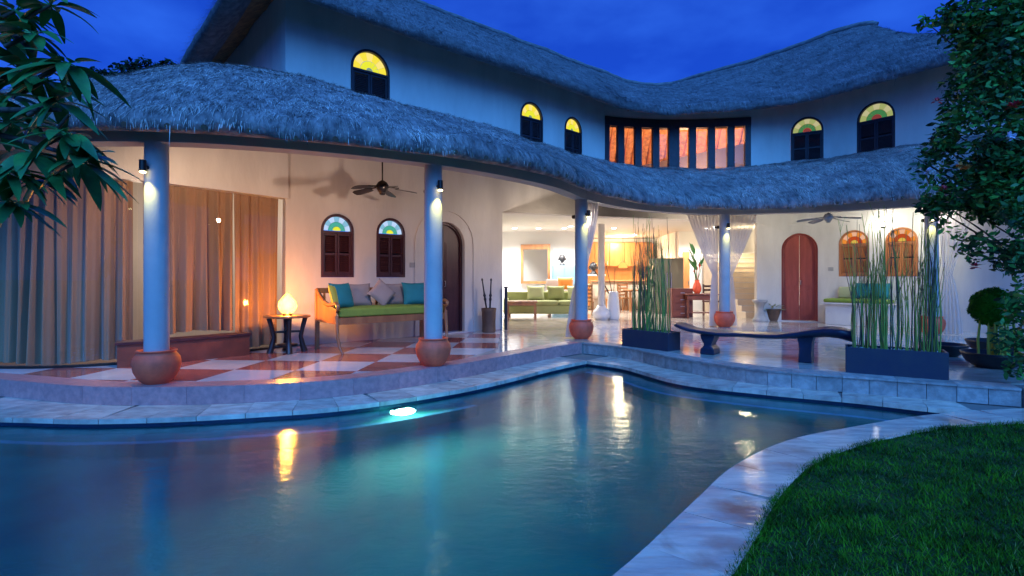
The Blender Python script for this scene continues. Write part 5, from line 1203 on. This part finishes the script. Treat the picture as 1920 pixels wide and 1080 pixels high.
MB().tube([tb_, tb_+Vector((-.05, 0, .9)), tb_+Vector((.1, -.1, 1.9)), tb_+Vector((0, -.1, 3.0)), tb_+Vector((-.1, -.2, 4.4))], [.13, .10, .09, .07, .04], 10).build('trunk', M['bark'], tr)
rt = random.Random(21); clumps = []
cl = [(1880, 20, 6.2, .62), (1830, 60, 6.4, .45), (1905, 130, 6.0, .60), (1840, 150, 6.3, .40), (1905, 240, 5.9, .62), (1835, 235, 6.2, .42), (1790, 250, 6.3, .27), (1760, 275, 6.4, .20), (1900, 340, 5.9, .62), (1820, 330, 6.2, .46), (1765, 335, 6.3, .28), (1735, 305, 6.4, .16),
      (1885, 430, 6.0, .55), (1825, 400, 6.2, .40), (1780, 390, 6.3, .24), (1745, 385, 6.4, .15), (1915, 490, 6.0, .26), (1850, 440, 6.2, .26), (1935, 570, 5.9, .30), (1915, 640, 5.8, .28), (1800, 55, 6.5, .20), (1775, 30, 6.5, .16), (1790, 200, 6.4, .17), (1950, 60, 6.3, .8), (1960, 200, 6.2, .8), (1970, 340, 6.2, .8), (1985, 480, 6.1, .45), (1985, 600, 6.0, .35), (1900, -60, 6.4, .7), (2040, 100, 6.5, 1.0), (2050, 300, 6.5, 1.0), (1812, 90, 6.4, .2), (1905, 410, 5.7, .26), (1860, 290, 5.8, .28), (1715, 295, 6.4, .08), (1735, 40, 6.5, .10), (1915, 690, 5.9, .16)]
for px, py, Y, r in cl:
    c = P(px, py, Y); clumps.append((tuple(c), r, 1.0))
    q = MB(); s_ = tb_+Vector((0, -.1, max(.6, min(4.2, (c.z+.2)*.72)))); mid = s_.lerp(c, .5)+Vector((rt.uniform(-.1, .1), rt.uniform(-.1, .1), -.06)); q.tube([s_, mid, c], [.022, .012, .005], 6); q.build('branch', M['bark'], tr)
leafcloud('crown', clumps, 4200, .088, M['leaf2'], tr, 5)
for px, py, Y, mm in ((1905, 197, 5.45, 'red_flower'), (1898, 200, 5.45, 'red_flower'), (1893, 256, 5.45, 'white_flower'), (1900, 260, 5.5, 'white_flower'), (1800, 313, 5.8, 'orange_flower'), (1815, 318, 5.8, 'orange_flower'), (1757, 190, 6.1, 'red_flower'), (1770, 355, 6.0, 'red_flower'), (1740, 322, 6.1, 'white_flower'), (1828, 500, 5.9, 'red_flower')):
    c = P(px, py, Y); q = MB()
    for k in range(14):
        a = rt.uniform(0, 6.28); el = rt.uniform(-.5, 1.3); d_ = Vector((math.cos(a)*math.cos(el), math.sin(a)*math.cos(el), math.sin(el))); bigleaf(q, c+d_*.012, d_, .05, .03, .1, n=3)
    q.build('flower', M[mm], tr)
# ------------------------------------------------------------------ frangipani at the left
fg = empty('frangipani_tree', 'broad leaved tree reaching in from beyond the left edge over the pool', 'tree')
fg.location = (0, 0, 0)
root = Vector((-3.9, 2.6, -.26))
brs = [[(-60, 640, 2.6), (-30, 420, 2.55), (30, 335, 2.4), (90, 262, 2.3), (130, 215, 2.25)], [(-160, 205, 2.6), (-20, 206, 2.4), (60, 206, 2.3), (112, 206, 2.25)], [(-140, 190, 2.7), (-20, 248, 2.5), (60, 268, 2.4), (122, 288, 2.35)], [(-160, 60, 2.7), (-40, 30, 2.5), (20, 60, 2.4), (60, 95, 2.3)], [(-150, 330, 2.7), (-40, 350, 2.5), (10, 360, 2.4)]]
fk = root+Vector((.1, 0, 1.3))
MB().tube([root, root+Vector((.02, 0, .6)), fk], [.10, .085, .07], 10).build('trunk', M['bark'], fg)
for b in brs:
    pts = [P(*q) for q in b]; MB().tube([fk]+[fk.lerp(pts[0], .6)]+pts, [.05, .03]+[.016-.0025*k for k in range(len(pts))], 8).build('branch', M['bark'], fg)
# rosettes (px,py,Y, count, length)
fr = random.Random(4)
ros = [(62, 62, 2.3, 9, .21, 0), (128, 118, 2.25, 9, .24, -.4), (40, 130, 2.4, 9, .24, 0), (105, 190, 2.3, 8, .22, -.5), (128, 250, 2.25, 9, .24, -.2), (60, 285, 2.35, 9, .24, -.2), (20, 230, 2.45, 8, .24, 0), (150, 300, 2.3, 7, .23, -.1), (20, 380, 2.4, 9, .24, -.3), (30, 20, 2.4, 8, .2, .2), (95, 10, 2.35, 6, .20, .2), (15, 320, 2.3, 7, .2, -.4), (90, 150, 2.45, 7, .22, 0), (5, 70, 2.5, 8, .24, 0), (-10, 180, 2.5, 8, .24, 0), (70, 340, 2.45, 6, .2, -.5)]
for px, py, Y, cnt, L, tilt in ros:
    c = P(px, py, Y); a0 = fr.uniform(0, 6.28)
    q = MB(); q.tube([c-Vector((.12, 0, .06)), c-Vector((.04, 0, .02)), c], [.010, .008, .006], 6); q.build('branch', M['bark'], fg)
    cnt += 8
    for k in range(cnt):
        a = a0+2*PI*k/cnt*1.7+fr.uniform(-.25, .25); el = fr.uniform(-.55, .45)+tilt*.5; d_ = Vector((math.cos(a)*math.cos(el), math.sin(a)*math.cos(el)*.8, math.sin(el)))
        m = MB(); LL = L*fr.uniform(.6, 1.15)*.80; bigleaf(m, c+d_*.03, d_, LL, LL*fr.uniform(.27, .35), fr.uniform(.15, .5), n=7, up=Vector((fr.uniform(-.3, .3), fr.uniform(-.5, .1), 1)).normalized()); m.tube([c, c+d_*.035], .003, 5, False)
        m.build('leaf', M['leaf'], fg)
# ------------------------------------------------------------------ far trees
for px, py, Y, r, lb in ((222, 148, 26, 1.15, 'rounded dark tree far behind the villa, low over the veranda roof'), (272, 136, 26, .85, 'taller dark tree top behind the highest part of the veranda roof at its left'), (185, 152, 30, .8, 'small distant tree top left of the rounded dark tree'), (318, 140, 30, 1.0, 'distant tree top touching the steep edge of the upper roof')):
    c = P(px, py, Y); t = empty('distant_tree', lb, 'tree', 'trees far behind the villa')
    MB().tube([(c.x, c.y, -.26), (c.x+.1, c.y, c.z*.5), (c.x, c.y, c.z)], [.25, .18, .08], 8).build('trunk', M['bark'], t)
    cm = [((c.x+fr.uniform(-1, 1)*r*.8, c.y+fr.uniform(-.5, .5)*r, c.z+fr.uniform(-.9, .55)*r), r*fr.uniform(.28, .5), 1) for _ in range(12)]+[((c.x, c.y, c.z-r*.8), r, 1.0), ((c.x, c.y, c.z-r*2.2), r*1.3, 1.0)]
    leafcloud('crown', cm, 420, .26, M['farleaf'], t, 9)
# hedge mass behind garden to the right
t = empty('garden_hedge', 'dark leafy hedge behind the garden tree beyond the terrace', 'hedge')
cm = [((x, 8.6+fr.uniform(-.4, .6)-.25*(x-8), z), fr.uniform(.5, .8), 1) for x in np.arange(10.2, 15, .55) for z in (.3, 1.1, 1.9)]
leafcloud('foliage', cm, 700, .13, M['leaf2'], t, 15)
# ------------------------------------------------------------------ done
for o in sc.objects:
    if o.type == 'MESH' and 'afterglow' in o.name: pass
